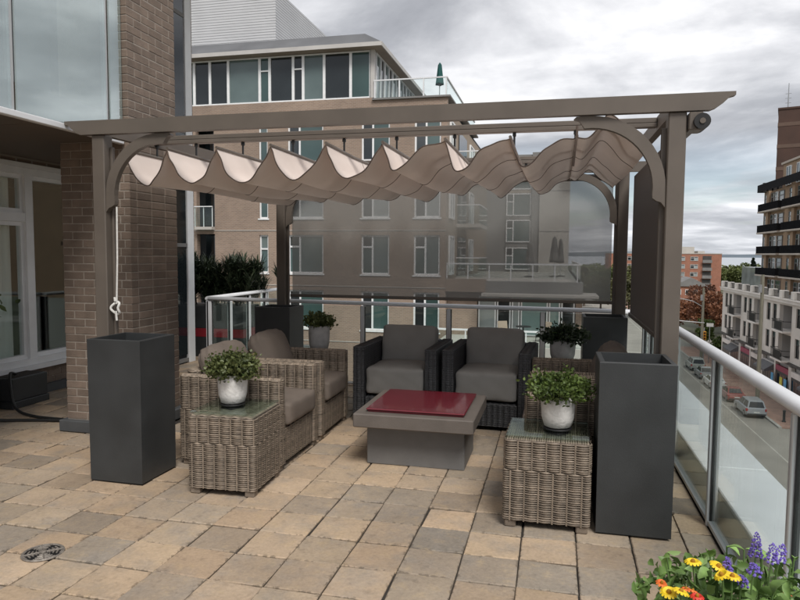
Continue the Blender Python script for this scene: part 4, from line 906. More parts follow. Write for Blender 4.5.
def car(paint, label, loc, rz, suv=False, group='cars parked along the kerb'):
    t = thing('parked_car', label, 'car', (0,0,0), group); L, Wd = (4.7, .92) if suv else (4.45, .88); h = 1.68 if suv else 1.42; a = L/2; bz = .95 if suv else .85
    if suv: side = [(-a, .42), (-a+.02, .95), (-a+.15, 1.02), (.9, 1.02), (a-.25, .88), (a, .72), (a, .38), (a-.3, .25), (-a+.3, .25)]; gh = [(-a+.12, 1.0), (-a+.32, h-.05), (-a+.7, h), (.15, h), (1.05, 1.0)]
    else: side = [(-a, .45), (-a+.05, .86), (-a+.6, .93), (.85, .93), (a-.3, .78), (a, .62), (a, .36), (a-.3, .22), (-a+.3, .22)]; gh = [(-a+.55, .92), (-a+1.25, h-.04), (-.2, h), (.25, h-.04), (1.05, .92)]
    m = MB(); n = len(side); vs = []
    for x, k, dz in ((-Wd, .965, .05), (-Wd*.93, 1, 0), (Wd*.93, 1, 0), (Wd, .965, .05)):
        vs += [(x, p*k, .6+(q-.6)*(1-dz*2)) for p, q in side]
    fs = [tuple(range(n)), tuple(range(3*n, 4*n))[::-1]]+[(r*n+i, (r+1)*n+i, (r+1)*n+(i+1) % n, r*n+(i+1) % n) for r in range(3) for i in range(n)]
    m.add(vs, fs); m.build('body', paint, t)
    k = len(gh); m = MB(); xs = [Wd*.9, Wd*.72, Wd*.70, Wd*.72, Wd*.9]; m.add([(-x, p, q) for x, (p, q) in zip(xs, gh)]+[(x, p, q) for x, (p, q) in zip(xs, gh)], [(i, i+1, k+i+1, k+i) for i in range(k-1)]+[tuple(range(k))[::-1], tuple(range(k, 2*k))]); g = m.build('cabin', paint, t)
    def pane(nm, pts): q = MB(); q.add(pts, [tuple(range(len(pts)))]); q.build(nm, 'car_glass', g)
    def lerp(A, B, s): return tuple(x+(y-x)*s for x, y in zip(A, B))
    Vl = [(-x, p, q) for x, (p, q) in zip(xs, gh)]; Vr = [(x, p, q) for x, (p, q) in zip(xs, gh)]
    def quadpane(nm, A, B, C, D, off, s=.1):
        c = tuple(sum(v)/4 for v in zip(A, B, C, D)); pts = [tuple(x+o for x, o in zip(lerp(p, c, s), off)) for p in (A, B, C, D)]; pane(nm, pts)
    quadpane('windscreen', Vl[4], Vr[4], Vr[3], Vl[3], (0, .02, .012)); quadpane('rear_window', Vr[0], Vl[0], Vl[1], Vr[1], (0, -.02, .012), .16)
    for V_, s_ in ((Vl, -1), (Vr, 1)):
        mid = [lerp(V_[0], V_[4], .5), lerp(V_[1], V_[3], .5)]
        quadpane('side_window', V_[0], mid[0], mid[1], V_[1], (s_*.012, 0, .004), .13); quadpane('side_window', mid[0], V_[4], V_[3], mid[1], (s_*.012, 0, .004), .13)
    for sx in (-1, 1):
        for sy in (-.62, .62):
            m = MB(); m.cyl((sx*(Wd-.2), sy*a, .33), (sx*(Wd+.01), sy*a, .33), .33, n=18); ty = m.build('wheel', 'tyre', t); m = MB(); m.cyl((sx*(Wd+.011), sy*a, .33), (sx*(Wd+.02), sy*a, .33), .2, n=14); m.build('rim', 'rim', ty)
        m = MB(); m.cbox(sx*Wd*.93-.14, sx*Wd*.93+.06 if sx < 0 else sx*Wd*.93+.02, -a-.015, -a+.12, .72, .98 if suv else .86, .02); m.build('tail_light', 'tail_light', t)
        m = MB(); m.cbox(sx*Wd*.75-.16, sx*Wd*.75+.16, a-.12, a+.012, .6, .74, .02); m.build('headlight', 'head_light', t)
        m = MB(); m.cbox(sx*(Wd+.08)-.09, sx*(Wd+.08)+.09, .75, .9, .93, 1.05, .02); m.build('mirror', paint, t)
    m = MB(); m.box(-.26, .26, -a-.02, -a-.004, .55, .67); m.build('licence_plate', 'plate', t)
    m = MB(); m.cbox(-Wd*.9, Wd*.9, -a-.05, -a+.1, .32, .5, .03); m.build('bumper', 'car_black', t)
    place(t, loc, rz); t.scale = (.86, .86, .86); return t
cz = GZ+.03
car('car_silver', 'silver estate car parked nearest the bollard on the brick pavement', (16.55, 61.4, cz), 0, True)
car('car_red', 'dark red hatchback parked between the silver estate and a white car', (16.5, 67.2, cz), 0)
car('car_white', 'white hatchback parked at the kerb ahead of the red hatchback', (16.25, 73.2, cz), 0)
car('car_grey', 'grey hatchback parked at the kerb ahead of the white hatchback', (16.4, 78.6, cz), 0)
car('car_pale', 'pale grey estate car parked at the far end of the kerb row', (16.5, 84.2, cz), 0, True)

# ------------------------------------------------------------------ trees
def tree(label, loc, h, rx, leaf, nleaf, lsize, seed, name='broadleaf_tree', crown_z=.55, group=None, cat='tree', clumps=26, conic=False):
    rg = np.random.RandomState(seed); t = thing(name, label, cat, loc, group); x, y, z = loc
    m = MB(); top = Vector((x+rg.randn()*.3, y, z+h*.75)); m.tube([(x, y, z), (x+.05*h*rg.randn()*.3, y, z+h*.3), tuple(top)], [h*.028, h*.02, h*.006], 8)
    for i in range(7):
        a = rg.rand()*6.28; b = z+h*(.22+.4*rg.rand()); l = rx*(.5+.4*rg.rand()); m.tube([(x, y, b), (x+math.cos(a)*l*.5, y+math.sin(a)*l*.5, b+h*.12), (x+math.cos(a)*l, y+math.sin(a)*l, b+h*.26)], [h*.012, h*.008, h*.003], 5)
    m.build('trunk', 'bark', t)
    cz_ = z+h*crown_z; rz = h*(1-crown_z); C = []
    for i in range(clumps):
        d = rg.randn(3); d /= np.linalg.norm(d); r = rg.rand()**.4
        if conic: f = rg.rand(); C.append((np.array([x+d[0]*rx*(1-f)*r, y+d[1]*rx*(1-f)*r, z+h*(.12+.85*f)]), rx*(.34*(1-f)+.1)))
        else: C.append((np.array([x+d[0]*rx*r*.8, y+d[1]*rx*r*.8, cz_+d[2]*rz*r*.8]), rx*(.22+.22*rg.rand())))
    P = []; Dn = []; A = []
    for c, r in C:
        k = nleaf//clumps; d = rg.randn(k, 3); d = unit(d); rr = r*(.55+.5*rg.rand(k))[:, None]; P.append(c+d*rr*np.array([1, 1, .8])); Dn.append(unit(d+rg.randn(k, 3)*.7)); A.append(np.clip(rg.rand()*.5+rg.rand(k)*.5, 0, 1))
    P = np.vstack(P); V, F = leaves(P, np.vstack(Dn), lsize, lsize*.7, rg); A = np.concatenate(A); mesh_np('crown', V, F, np.concatenate([A, A]), leaf, t, 'stuff'); return t
gr = 'red leaved trees at the street corner'
for i, (x, y, h, r) in enumerate(((25, 118, 8.0, 4.0), (30.5, 122, 8.4, 4.4), (21.5, 124, 7.6, 3.8), (27.5, 134, 8.2, 4.2), (34.5, 128, 7.4, 3.8))):
    tree('red brown leafed tree beyond the street corner left of the cream building', (x, y, GZ), h, r, 'leaf_red', 5200, .38, 20+i, group=gr)
tree('bright green young tree by the street sign at the corner', (21.6, 104, GZ), 5.2, 1.5, 'leaf_bright', 2200, .3, 31)
tree('low green bush hedge patch before the red leaved trees', (23.5, 101.5, GZ), 2.4, 2.0, 'leaf_bright', 2400, .3, 32, name='bush', cat='bush', crown_z=.4)
tree('bright green rounded bush beside the cream building corner', (26.3, 100.5, GZ), 2.3, 1.8, 'leaf_tree', 2200, .3, 33, name='bush', cat='bush', crown_z=.4)
gt = 'green trees between the red apartments and the lake'
for i in range(15):
    x = 60+i*3.4+rg.rand()*3; y = 285+40*((i*37) % 10)/10; tree('green tree in the belt before the lake right of the red apartments', (x, y, GZ), 8.5+3.2*((i*53) % 7)/7, 4.2+1.5*((i*29) % 5)/5, ['leaf_tree', 'leaf_olive', 'leaf_tree'][i % 3], 2600, .75, 50+i, group=gt)
tree('dark pointed conifer beside the balcony tower above the green trees', (77, 290, GZ), 13.0, 3.2, 'leaf_conifer', 3200, .7, 90, name='conifer_tree', conic=True, clumps=40)
go = 'trees lining the far street behind the mesh screen'
for i in range(12):
    x = 1+i*2.0+2*((i*17) % 5)/5; y = 150+10*((i*31) % 9); tree('green tree far behind the pergola mesh screen beyond the roof terrace', (x, y, GZ), 9+3*((i*13) % 5)/5, 4+1.3*((i*7) % 4)/4, ['leaf_tree', 'leaf_olive'][i % 2], 2400, .6, 120+i, group=go)
def far_wood():
    rg = np.random.RandomState(77); n = 2600; c = np.c_[rg.uniform(-400, 700, n), rg.uniform(340, 660, n), np.full(n, GZ)]; V = []; F = []; A = []
    for i in range(n):
        k = 26; d = unit(rg.randn(k, 3)); r = rg.uniform(2, 3.4); p = c[i]+np.array([0, 0, r*.9])+d*np.array([r, r, r*1.0])*(.6+.4*rg.rand(k))[:, None]; v, f = leaves(p, unit(rg.randn(k, 3)), 1.9, 1.5, rg); F.append(f+sum(map(len, V)) if 0 else f+len(V)*k*6); V.append(v); a = np.clip(rg.rand()*.7+rg.rand(k)*.3, 0, 1); A.append(np.r_[a, a])
    o = mesh_np('far_wood', np.vstack(V), np.vstack(F), np.concatenate(A), 'leaf_tree', None, 'stuff'); return tag(o, 'continuous green wood reaching to the lake shore', 'wood')
far_wood()

# ------------------------------------------------------------------ pergola
pg = thing('pergola', 'taupe metal pergola frame over the lounge furniture', 'pergola', (-1.25, 5.5, 0))
PF, PR = 4.18, 6.93                    # front and rear post lines
FXs = (-3.205, .665); RXs = (-3.01, .635)
for xs, yy in ((FXs, PF), (RXs, PR)):
    for x in xs:
        m = MB(); m.cbox(x-.05, x+.05, yy-.05, yy+.05, 0, 2.378, .006); m.cbox(x-.065, x+.06, yy-.065, yy+.065, 0, .02, .004); po = m.build('post', 'taupe_metal', pg)
        s = 1 if x < 0 else -1
        m = MB(); m.cbox(x+s*.052, x+s*.072, yy+.012, yy+.045, .05, 2.3, .004); m.build('post_channel', 'taupe_metal', po)
def beamx(y, x0, x1, z0, z1, th, name):
    c = .10; poly = [(x0+.13, z0), (x1-.13, z0), (x1-.10, z0+.012), (x1-.055, z0+.045), (x1-.03, z0+.07), (x1, z0+.078), (x1, z1), (x0, z1), (x0, z0+.078), (x0+.03, z0+.07), (x0+.055, z0+.045), (x0+.10, z0+.012)]
    m = MB(); m.prism(poly, 'Y', y-th/2, y+th/2); return m.build(name, 'taupe_metal', pg)
beamx(4.135, -3.46, .965, 2.379, 2.478, .05, 'front_beam'); beamx(6.975, -3.3, .93, 2.379, 2.478, .05, 'rear_beam')
for xf, xr in zip(FXs, RXs):
    m = MB(); z0, z1 = 2.382, 2.474; w_ = .025
    m.add([(xf-w_, 4.162, z0), (xf+w_, 4.162, z0), (xr+w_, 6.948, z0), (xr-w_, 6.948, z0), (xf-w_, 4.162, z1), (xf+w_, 4.162, z1), (xr+w_, 6.948, z1), (xr-w_, 6.948, z1)], [(0,3,2,1),(4,5,6,7),(0,1,5,4),(1,2,6,5),(2,3,7,6),(3,0,4,7)]); m.build('side_beam', 'taupe_metal', pg)
for yy in (4.74, 6.35):
    k = (yy-PF)/(PR-PF); a = FXs[0]+(RXs[0]-FXs[0])*k+.027; b = FXs[1]+(RXs[1]-FXs[1])*k-.027
    m = MB(); m.cbox(a, b, yy-.022, yy+.022, 2.432, 2.466, .004); m.cbox(a, b, yy-.03, yy+.03, 2.402, 2.430, .003); m.build('canopy_rail', 'taupe_metal', pg)
def bracket(x, s, y):
    ro, ri_in, c = .43, .36, (x+s*(.052+.43), 2.376-.43)
    pts = [(c[0]-s*ro*math.cos(R_(t)), c[1]+ro*math.sin(R_(t))) for t in np.linspace(-8, 98, 16)]
    inn = [(c[0]-s*ri_in*math.cos(R_(t)), c[1]+ri_in*math.sin(R_(t))) for t in np.linspace(96, -6, 16)]
    e1 = [(c[0]+s*.085, c[1]+ro-.002), (c[0]+s*.10, c[1]+ro-.016), (c[0]+s*.07, c[1]+ro-.024), (c[0]+s*.05, c[1]+ro-.05)]
    e0 = [(c[0]-s*(ro-.07), c[1]-.06), (c[0]-s*(ro-.05), c[1]-.075), (c[0]-s*(ro-.022), c[1]-.085), (c[0]-s*ro, c[1]-.115)]
    poly = pts[2:-1]+e1+inn+e0
    poly = [(min(max(p[0], min(x+s*.05, x+s*.052)) if s > 0 else p[0], 9), p[1]) for p in poly]
    if s < 0: poly = poly[::-1]
    m = MB(); m.prism(poly[::-1], 'Y', y-.022, y+.022); m.build('arch_bracket', 'taupe_metal', pg)
for xs, yy in ((FXs, PF-.02), (RXs, PR)):
    bracket(xs[0], 1, yy); bracket(xs[1], -1, yy)
m = MB(); m.cbox(.722, .80, 4.11, 4.25, 2.27, 2.372, .006); br = m.build('roller_bracket', 'taupe_metal', pg)
m = MB(); m.cyl((.79, 4.085, 2.315), (.79, 4.24, 2.315), .045, n=20); m.build('roller_end', 'black', br); m = MB(); m.cyl((.79, 4.078, 2.315), (.79, 4.084, 2.315), .016, n=14); m.build('roller_pin', 'taupe_metal', br)

# shade canopy
cn = thing('shade_canopy', 'beige wave draped fabric canopy hung under the pergola beams', 'canopy', (-1.3, 5.5, 2.1))
peaks = [-3.15, -2.80, -2.397, -1.978, -1.569, -1.163, -.733, -.308, .109]
vz = [2.043, 2.05, 2.05, 2.059, 2.07, 2.108, 2.105, 2.11]; vf = [.5, .52, .44, .40, .39, .17, .17, .18]
def catmull(pts, n=9):
    P = [np.array(p, float) for p in pts]; P = [2*P[0]-P[1]]+P+[2*P[-1]-P[-2]]; out = []
    for i in range(1, len(P)-2):
        for t in np.linspace(0, 1, n, endpoint=False):
            out.append(.5*((2*P[i])+(-P[i-1]+P[i+1])*t+(2*P[i-1]-5*P[i]+4*P[i+1]-P[i+2])*t*t+(-P[i-1]+3*P[i]-3*P[i+1]+P[i+2])*t**3))
    out.append(P[-2]); return out
def profile(v):
    """v 0 front .. 1 rear"""
    res = []; pk = 2.296
    for i in range(8):
        a, b = peaks[i], peaks[i+1]; f = vf[i]*(1-v*.5)+.46*v*.5; z0 = vz[i]+.012*math.sin(3*i+5*v)+.03*v; L = b-a; d = pk-z0
        if f > .33: pts = [(a, pk), (a+L*f*.18, z0+d*.66), (a+L*f*.48, z0+d*.24), (a+L*f, z0), (a+L*(f+(1-f)*.42), z0+d*.18), (a+L*(f+(1-f)*.8), z0+d*.66), (b, pk)]
        else: pts = [(a, pk), (a+L*f*.5, z0+d*.42), (a+L*f, z0), (a+L*(f+.17), z0+d*.13), (a+L*(f+.36), z0+d*.62), (a+L*(f+.58), z0+d*.88), (b, pk-.008)]
        res += catmull(pts, 5)[:-1]
    h = 1-.25*v
    res += catmull([(.109, pk), (.17, 2.28), (.235, 2.345*h+2.28*(1-h)), (.300, 2.425*h+2.25*(1-h)), (.385, 2.37*h+2.14*(1-h)), (.46, 2.26), (.54, 2.20)], 5)
    return [np.array(q) for q in res]
CY0_, CY1_ = 4.36, 6.72; nv = 34; vs = []; prof = [profile(k/(nv-1)) for k in range(nv)]; npf = len(prof[0])
def cpt(k, i, dz=0):
    v = k/(nv-1); p = prof[k][i]; sx = 1-.045*v; sag = -.014*math.sin(math.pi*v); wob = .004*math.sin(9*v+i*.7)
    return (p[0]*sx, CY0_+(CY1_-CY0_)*v+.006*math.sin(i*.9), p[1]+sag+wob+dz)
m = MB(); m.add([cpt(k, i) for k in range(nv) for i in range(npf)], [(k*npf+i, k*npf+i+1, (k+1)*npf+i+1, (k+1)*npf+i) for k in range(nv-1) for i in range(npf-1)]); cl = m.build('fabric', 'canvas', cn, True)
# cloth lets some light through
t_ = MT['canvas'].node_tree; b_ = t_.nodes['Principled BSDF']; src = b_.inputs['Base Color'].links[0].from_socket; tl = N('ShaderNodeBsdfTranslucent', t_); t_.links.new(src, tl.inputs[0]); ms = N('ShaderNodeMixShader', t_); ms.inputs[0].default_value = .10
t_.links.new(b_.outputs[0], ms.inputs[1]); t_.links.new(tl.outputs[0], ms.inputs[2]); t_.links.new(ms.outputs[0], t_.nodes['Material Output'].inputs[0])
for k in (0, nv//3, 2*nv//3, nv-1):
    m = MB(); m.tube([cpt(k, i, -.001) for i in range(npf)], .0045 if k in (0, nv-1) else .003, 5); m.build('hem', 'hem', cl)
pidx = [i for i in range(npf) if any(abs(prof[0][i][0]-p) < 1e-6 for p in peaks)]
for p in peaks:
    i = min(range(npf), key=lambda q: abs(prof[0][q][0]-p)); m = MB(); m.tube([cpt(k, i, .010) for k in (0, nv//4, nv//2, 3*nv//4, nv-1)], .011, 6); m.build('batten', 'taupe_metal', cn)
    for yy in (4.74, 6.35):
        v = (yy-CY0_)/(CY1_-CY0_); x, _, z = cpt(min(nv-1, round(v*(nv-1))), i); m = MB(); m.cyl((x, yy, z+.012), (x, yy, 2.404), .008, n=6); m.cbox(x-.012, x+.012, yy-.012, yy+.012, 2.375, 2.4, .003); m.build('hanger', 'dark_metal', cn)
m = MB(); m.tube([(.109, CY0_-.01, 2.36), (.108, CY0_-.012, 2.30), (.098, CY0_-.014, 2.2), (.09, CY0_-.012, 2.11)], .008, 6); m.build('tie_strap', 'hem', cn)
# pull cord
pc = thing('pull_cord', 'white pull cord with a knotted end beside the left pergola post', 'cord', (-3.09, 4.16, 1.05))
m = MB(); m.tube([(-3.085, 4.165, 1.87), (-3.088, 4.162, 1.5), (-3.10, 4.16, 1.17)], .0065, 6); m.build('cord', 'rope', pc)
m = MB(); pts = [(-3.10+.03*math.sin(t)*(1+.3*math.sin(3*t)), 4.155+.012*math.cos(2*t), 1.14+.045*math.cos(t)) for t in np.linspace(0, 4*math.pi, 40)]; m.tube(pts, .0085, 6); m.tube([(-3.10, 4.15, 1.12), (-3.095, 4.15, 1.05)], .008, 6); m.tube([(-3.105, 4.15, 1.19), (-3.11, 4.15, 1.22)], .008, 6); m.build('knot', 'rope', pc)
# mesh screens
sc = thing('rear_roller_screen', 'grey see through mesh screen lowered between the rear pergola posts', 'screen', (-1.2, 7.02, 1.0))
m = MB(); m.box(-2.925, .545, 7.018, 7.020, 1.082, 2.37); m.build('mesh_fabric', 'screen_mesh', sc); m = MB(); m.cbox(-2.95, .575, 7.005, 7.033, 1.048, 1.082, .005); m.build('bottom_bar', 'taupe_metal', sc); m = MB(); m.cyl((-2.93, 7.03, 2.335), (.56, 7.03, 2.335), .032, n=14); m.build('roller', 'taupe_metal', sc)
sc = thing('side_roller_screen', 'dark mesh screen lowered along the railing side of the pergola', 'screen', (.72, 5.5, .95))
m = MB(); m.box(.722, .724, 4.26, 6.84, .985, 2.32); m.build('mesh_fabric', 'screen_side', sc); m = MB(); m.cbox(.708, .738, 4.25, 6.86, .945, .985, .005); m.build('bottom_bar', 'taupe_metal', sc); m = MB(); m.cyl((.775, 4.255, 2.325), (.775, 6.86, 2.325), .032, n=14); m.build('roller', 'taupe_metal', sc)

# ------------------------------------------------------------------ tall planters
def planter(x, y, label):
    w_, h = .40, .968; t = thing('tall_planter', label, 'planter', (x, y, 0), 'tall charcoal planters at the pergola posts'); a = w_/2; i = a-.028
    m = MB(); o = [(-a,-a),(a,-a),(a,a),(-a,a)]; n_ = [(-i,-i),(i,-i),(i,i),(-i,i)]; b = .004
    vs = [(x+p[0]*.985, y+p[1]*.985, .012) for p in o]+[(x+p[0], y+p[1], h-b) for p in o]+[(x+p[0]*(1-b/a), y+p[1]*(1-b/a), h) for p in o]+[(x+p[0], y+p[1], h) for p in n_]+[(x+p[0], y+p[1], h-.30) for p in n_]
    fs = [(0,3,2,1)]+[(k*4+j, k*4+(j+1) % 4, (k+1)*4+(j+1) % 4, (k+1)*4+j) for k in range(4) for j in range(4)]; m.add(vs, fs); m.build('shell', 'planter', t)
    m = MB(); m.box(x-i+.001, x+i-.001, y-i+.001, y+i-.001, h-.32, h-.22); m.build('soil', 'soil', t); m = MB(); m.box(x-a+.02, x+a-.02, y-a+.02, y+a-.02, 0, .013); m.build('foot_plate', 'black', t)
planter(-2.83, 3.95, 'tall charcoal planter in front of the post with the white cord'); planter(.445, 3.915, 'tall charcoal planter in front of the post beside the street railing')
planter(-2.94, 6.90-.21, 'tall charcoal planter at the rear post behind the taupe cushioned chairs'); planter(.46, 6.60, 'tall charcoal planter at the rear post near the side mesh screen')

# ------------------------------------------------------------------ wicker furniture
def wicker_table(w_, d, h, label):
    t = thing('wicker_side_table', label, 'side table'); a, b = w_/2, d/2
    m = MB(); m.box(-a+.016, a-.016, -b+.016, b-.016, .045, h-.02); m.build('core', 'wicker_core', t)
    wv = Weave(); wv.wbox(-a+.008, a-.008, -b+.008, b-.008, .04, h-.012, .022, True, h*.63); wv.build('wicker_weave', 'wicker', t)
    for sx in (-1, 1):
        for sy in (-1, 1): m = MB(); m.cbox(sx*(a-.045)-.032, sx*(a-.045)+.032, sy*(b-.045)-.032, sy*(b-.045)+.032, 0, .045, .006); m.build('foot', 'foot_wood', t)
    m = MB(); m.cbox(-a+.014, a-.014, -b+.014, b-.014, h+.001, h+.009, .002); m.build('glass_top', 'table_glass', t); return t
lt = wicker_table(.462, .47, .525, 'wicker side table with glass top beside the tall planter by the white cord'); place(lt, (-2.052, 3.95, 0), R_(2.5))
rt = wicker_table(.485, .43, .525, 'wicker side table with glass top against the planter by the street railing'); place(rt, (-.022, 3.90, 0), R_(-1))
ct1 = wicker_table(.46, .46, .56, 'wicker corner table behind the left pair of wicker armchairs'); place(ct1, (-2.28, 6.12, 0))
ct2 = wicker_table(.46, .46, .56, 'wicker corner table behind the right pair of wicker armchairs'); place(ct2, (.09, 6.12, 0))

def wicker_chair():
    t = thing('wicker_armchair', '', 'armchair'); D, Wd, ah, aw = .80, .765, .665, .105; y = Wd/2
    for nm, bx, sh in (('arm', (0, D, -y, -y+aw, .045, ah), .42), ('arm', (0, D, y-aw, y, .045, ah), .42), ('backrest', (0, .11, -y+aw-.006, y-aw+.006, .045, ah+.02), .42), ('seat_base', (.10, D-.012, -y+aw-.006, y-aw+.006, .05, .30), None)):
        x0, x1, y0, y1, z0, z1 = bx; m = MB(); m.box(x0+.014, x1-.014, y0+.014, y1-.014, z0, z1-.018); p = m.build(nm, 'wicker_core', t)
        wv = Weave(); wv.wbox(x0+.006, x1-.006, y0+.006, y1-.006, z0, z1, .03, True, sh); wv.build('wicker_weave', 'wicker', p)
    for sx in (.05, D-.05):
        for sy in (-y+.05, y-.05): m = MB(); m.cbox(sx-.03, sx+.03, sy-.03, sy+.03, 0, .045, .006); m.build('foot', 'foot_wood', t)
    cushion('seat_cushion', 'cushion_taupe', t, (.355, y-aw-.004, .085), (.465, 0, .392), r=.035, puff=.018, seed=4)
    cushion('back_cushion', 'cushion_taupe', t, (.085, y-aw-.012, .215), (.20, 0, .635), (0, R_(-20), 0), r=.07, puff=.045, seed=6, wr=.005); return t
ch = wicker_chair()
for k, (o, loc, rz, lb_) in enumerate(((ch, (-2.65, 4.60, 0), 0, 'wicker armchair with taupe cushions beside the left glass topped side table'),
        (copy_tree(ch), (-2.65, 5.40, 0), R_(1), 'wicker armchair with taupe cushions between its twin and the black armchair'),
        (copy_tree(ch), (.625, 4.60, 0), R_(180), 'wicker armchair behind the right side table and tall street side planter'),
        (copy_tree(ch), (.62, 5.42, 0), R_(181), 'wicker armchair under the side mesh screen near the rear planter'))): place(o, loc, rz, lb_)

def black_chair():
    t = thing('black_armchair', '', 'armchair'); W, D, ah, aw = .79, .80, .705, .115; a = W/2      # faces -Y, front at y=0
    for nm, bx in (('arm', (-a, -a+aw, 0, D, .03, ah)), ('arm', (a-aw, a, 0, D, .03, ah)), ('backrest', (-a+aw-.004, a-aw+.004, D-.12, D, .03, ah)), ('seat_base', (-a+aw-.004, a-aw+.004, .012, D-.1, .04, .245))):
        x0, x1, y0, y1, z0, z1 = bx; m = MB(); m.box(x0+.012, x1-.012, y0+.012, y1-.012, z0, z1-.016); p = m.build(nm, 'black', t)
        wv = Weave(.0125, .05, .004); wv.wbox(x0+.006, x1-.006, y0+.006, y1-.006, z0, z1, .014); wv.build('wicker_weave', 'black_wicker', p)
    for sx in (-1, 1):
        for y in (.05, D-.05): m = MB(); m.cbox(sx*(a-.05)-.03, sx*(a-.05)+.03, y-.03, y+.03, 0, .03, .005); m.build('foot', 'black', t)
    cushion('seat_cushion', 'cushion_grey', t, (a-aw-.006, .335, .125), (0, .355, .385), r=.03, puff=.016, seed=3)
    cushion('back_cushion', 'cushion_grey', t, (a-aw-.014, .085, .185), (0, .60, .655), (R_(-10), 0, 0), r=.03, puff=.02, seed=8); return t
bc1 = black_chair(); bc2 = copy_tree(bc1)
place(bc1, (-1.405, 5.70, 0), R_(-2), 'black woven armchair with grey cushions next to the left wicker armchairs'); place(bc2, (-.58, 5.70, 0), R_(-3), 'black woven armchair with grey cushions next to the right wicker armchairs')

# fire table
ft = thing('fire_table', 'low grey concrete fire table with glossy red cover', 'table', (-.956, 4.85, 0))
m = MB(); m.cbox(-1.33, -.605, 4.59, 5.11, .0, .31, .006); m.build('base', 'concrete_base', ft)
m = MB(); m.cbox(-1.388, -.524, 4.42, 5.28, .311, .41, .007); m.build('slab', 'concrete_top', ft)
m = MB(); m.cbox(-1.30, -.605, 4.50, 5.19, .411, .424, .003); m.cbox(-1.31, -.595, 4.49, 5.20, .4242, .437, .005); m.build('cover', 'red_lid', ft)

# ------------------------------------------------------------------ potted plants
def potted(loc, pr, ph, pm_, leaf, rad, n, label, seed, hz=.72, lsz=.034):
    rg = np.random.RandomState(seed); t = thing('potted_plant', label, 'potted plant', loc); x, y, z = loc
    m = MB(); m.lathe([(pr*.80, z), (pr*.86, z+.010), (pr*.8, z+.012)], 28, (x, y)); m.build('saucer', 'black', t, True)
    m = MB(); pf = [(pr*.62, z+.013), (pr*.80, z+.022), (pr*.95, z+.02+ph*.28), (pr*1.0, z+.03+ph*.62), (pr*.98, z+.015+ph), (pr*.9, z+.015+ph), (pr*.86, z+ph*.85)]; m.lathe(pf, 36, (x, y)); m.build('pot', pm_, t, True)
    c = np.array([x, y, z+ph+.02]); m = MB(); P = []; Dn = []; A = []
    for i in range(60):
        d = rg.randn(3); d[2] = abs(d[2])*.8+.12; d /= np.linalg.norm(d); e = c+d*np.array([rad, rad, rad*hz])*(.72+.28*rg.rand())
        m.tube([tuple(c+np.array([d[0], d[1], 0])*pr*.4), tuple(c+(e-c)*.5+np.array([0, 0, .02])), tuple(e)], [.004, .003, .002], 4)
        k = n//60; q = c+(e-c)*(.55+.5*rg.rand(k))[:, None]+rg.randn(k, 3)*rad*.12; P.append(q); Dn.append(unit(d+rg.randn(k, 3)*.8)); A.append(np.clip(rg.rand()*.55+rg.rand(k)*.45, 0, 1))
    m.build('stems', 'stem_green', t, kind='stuff'); P = np.vstack(P); P[:, 2] = np.maximum(P[:, 2], z+ph*.9); V, F = leaves(P, np.vstack(Dn), lsz, lsz*.72, rg); A = np.concatenate(A); mesh_np('foliage', V, F, np.concatenate([A, A]), leaf, t, 'stuff'); return t
zt = .534
potted((-2.085, 3.97, zt), .098, .195, 'pot_white', 'leaf_jade', .185, 3000, 'white textured pot with green succulent on the left wicker side table', 41, lsz=.026)
potted((.03, 3.90, zt), .098, .185, 'pot_white', 'leaf_bright', .20, 2600, 'white textured pot with bright green plant on the right wicker side table', 42, lsz=.025)
potted((-2.27, 6.12, .569), .105, .25, 'pot_grey', 'leaf_jade', .155, 1300, 'grey pot with small green plant beside the rear left planter', 43)
potted((.075, 6.12, .569), .115, .20, 'pot_grey', 'leaf_dark', .215, 1700, 'grey pot with dark leaved plant beside the rear right planter', 44, .6)

# ------------------------------------------------------------------ shrub planter, hose, small planter
sp_ = thing('shrub_planter', 'long dark planter with red stripe and spiky evergreen shrubs behind the column', 'planter', (-5.1, 9.1, 0))
m = MB(); m.cbox(-6.0, -4.42, 8.75, 9.3, 0, .30, .006); m.cbox(-6.0, -4.42, 8.75, 9.3, .425, .76, .006); m.build('box', 'planter', sp_); m = MB(); m.box(-6.002, -4.418, 8.748, 9.302, .301, .424); m.build('stripe', 'red_paint', sp_)
rg = np.random.RandomState(9); V = []; F = []; A = []; nb2 = 0
for cx, cy in ((-5.75, 9.02), (-5.38, 9.05), (-5.0, 9.0), (-4.65, 9.05), (-5.2, 9.12), (-4.82, 9.1), (-5.55, 9.1), (-4.42, 9.0), (-4.36, 9.12), (-4.6, 8.9), (-5.1, 8.88), (-5.45, 8.9)):
    for q in range(20):
        hx, hy, hh = cx+rg.randn()*.09, cy+rg.randn()*.07, .76+.54*rg.rand()
        for k in range(34):
            a = rg.rand()*6.28; el = R_(15+60*rg.rand()); L = .15+.17*rg.rand(); b = np.array([hx, hy, hh+rg.rand()*.12]); d = np.array([math.cos(a)*math.cos(el), math.sin(a)*math.cos(el), math.sin(el)]); s = np.array([-math.sin(a), math.cos(a), 0])*.0085
            p1 = b+d*L*.55; p2 = b+d*L+np.array([0, 0, -L*.22]); V += [b-s, b+s, p1+s*.9, p1-s*.9, p2]; i = nb2*5; F += [(i, i+1, i+2, i+3), (i+3, i+2, i+4, i+4)]; c = rg.rand(); A += [c, min(1, c+.1)]; nb2 += 1
me = bpy.data.meshes.new('foliage'); me.from_pydata([tuple(v) for v in V], [], [f if f[2] != f[3] else f[:3] for f in F]); at = me.attributes.new('rnd', 'FLOAT', 'FACE'); at.data.foreach_set('value', np.array(A, dtype=np.float32)); link('foliage', me, 'leaf_blade', sp_, kind='stuff')
m = MB()
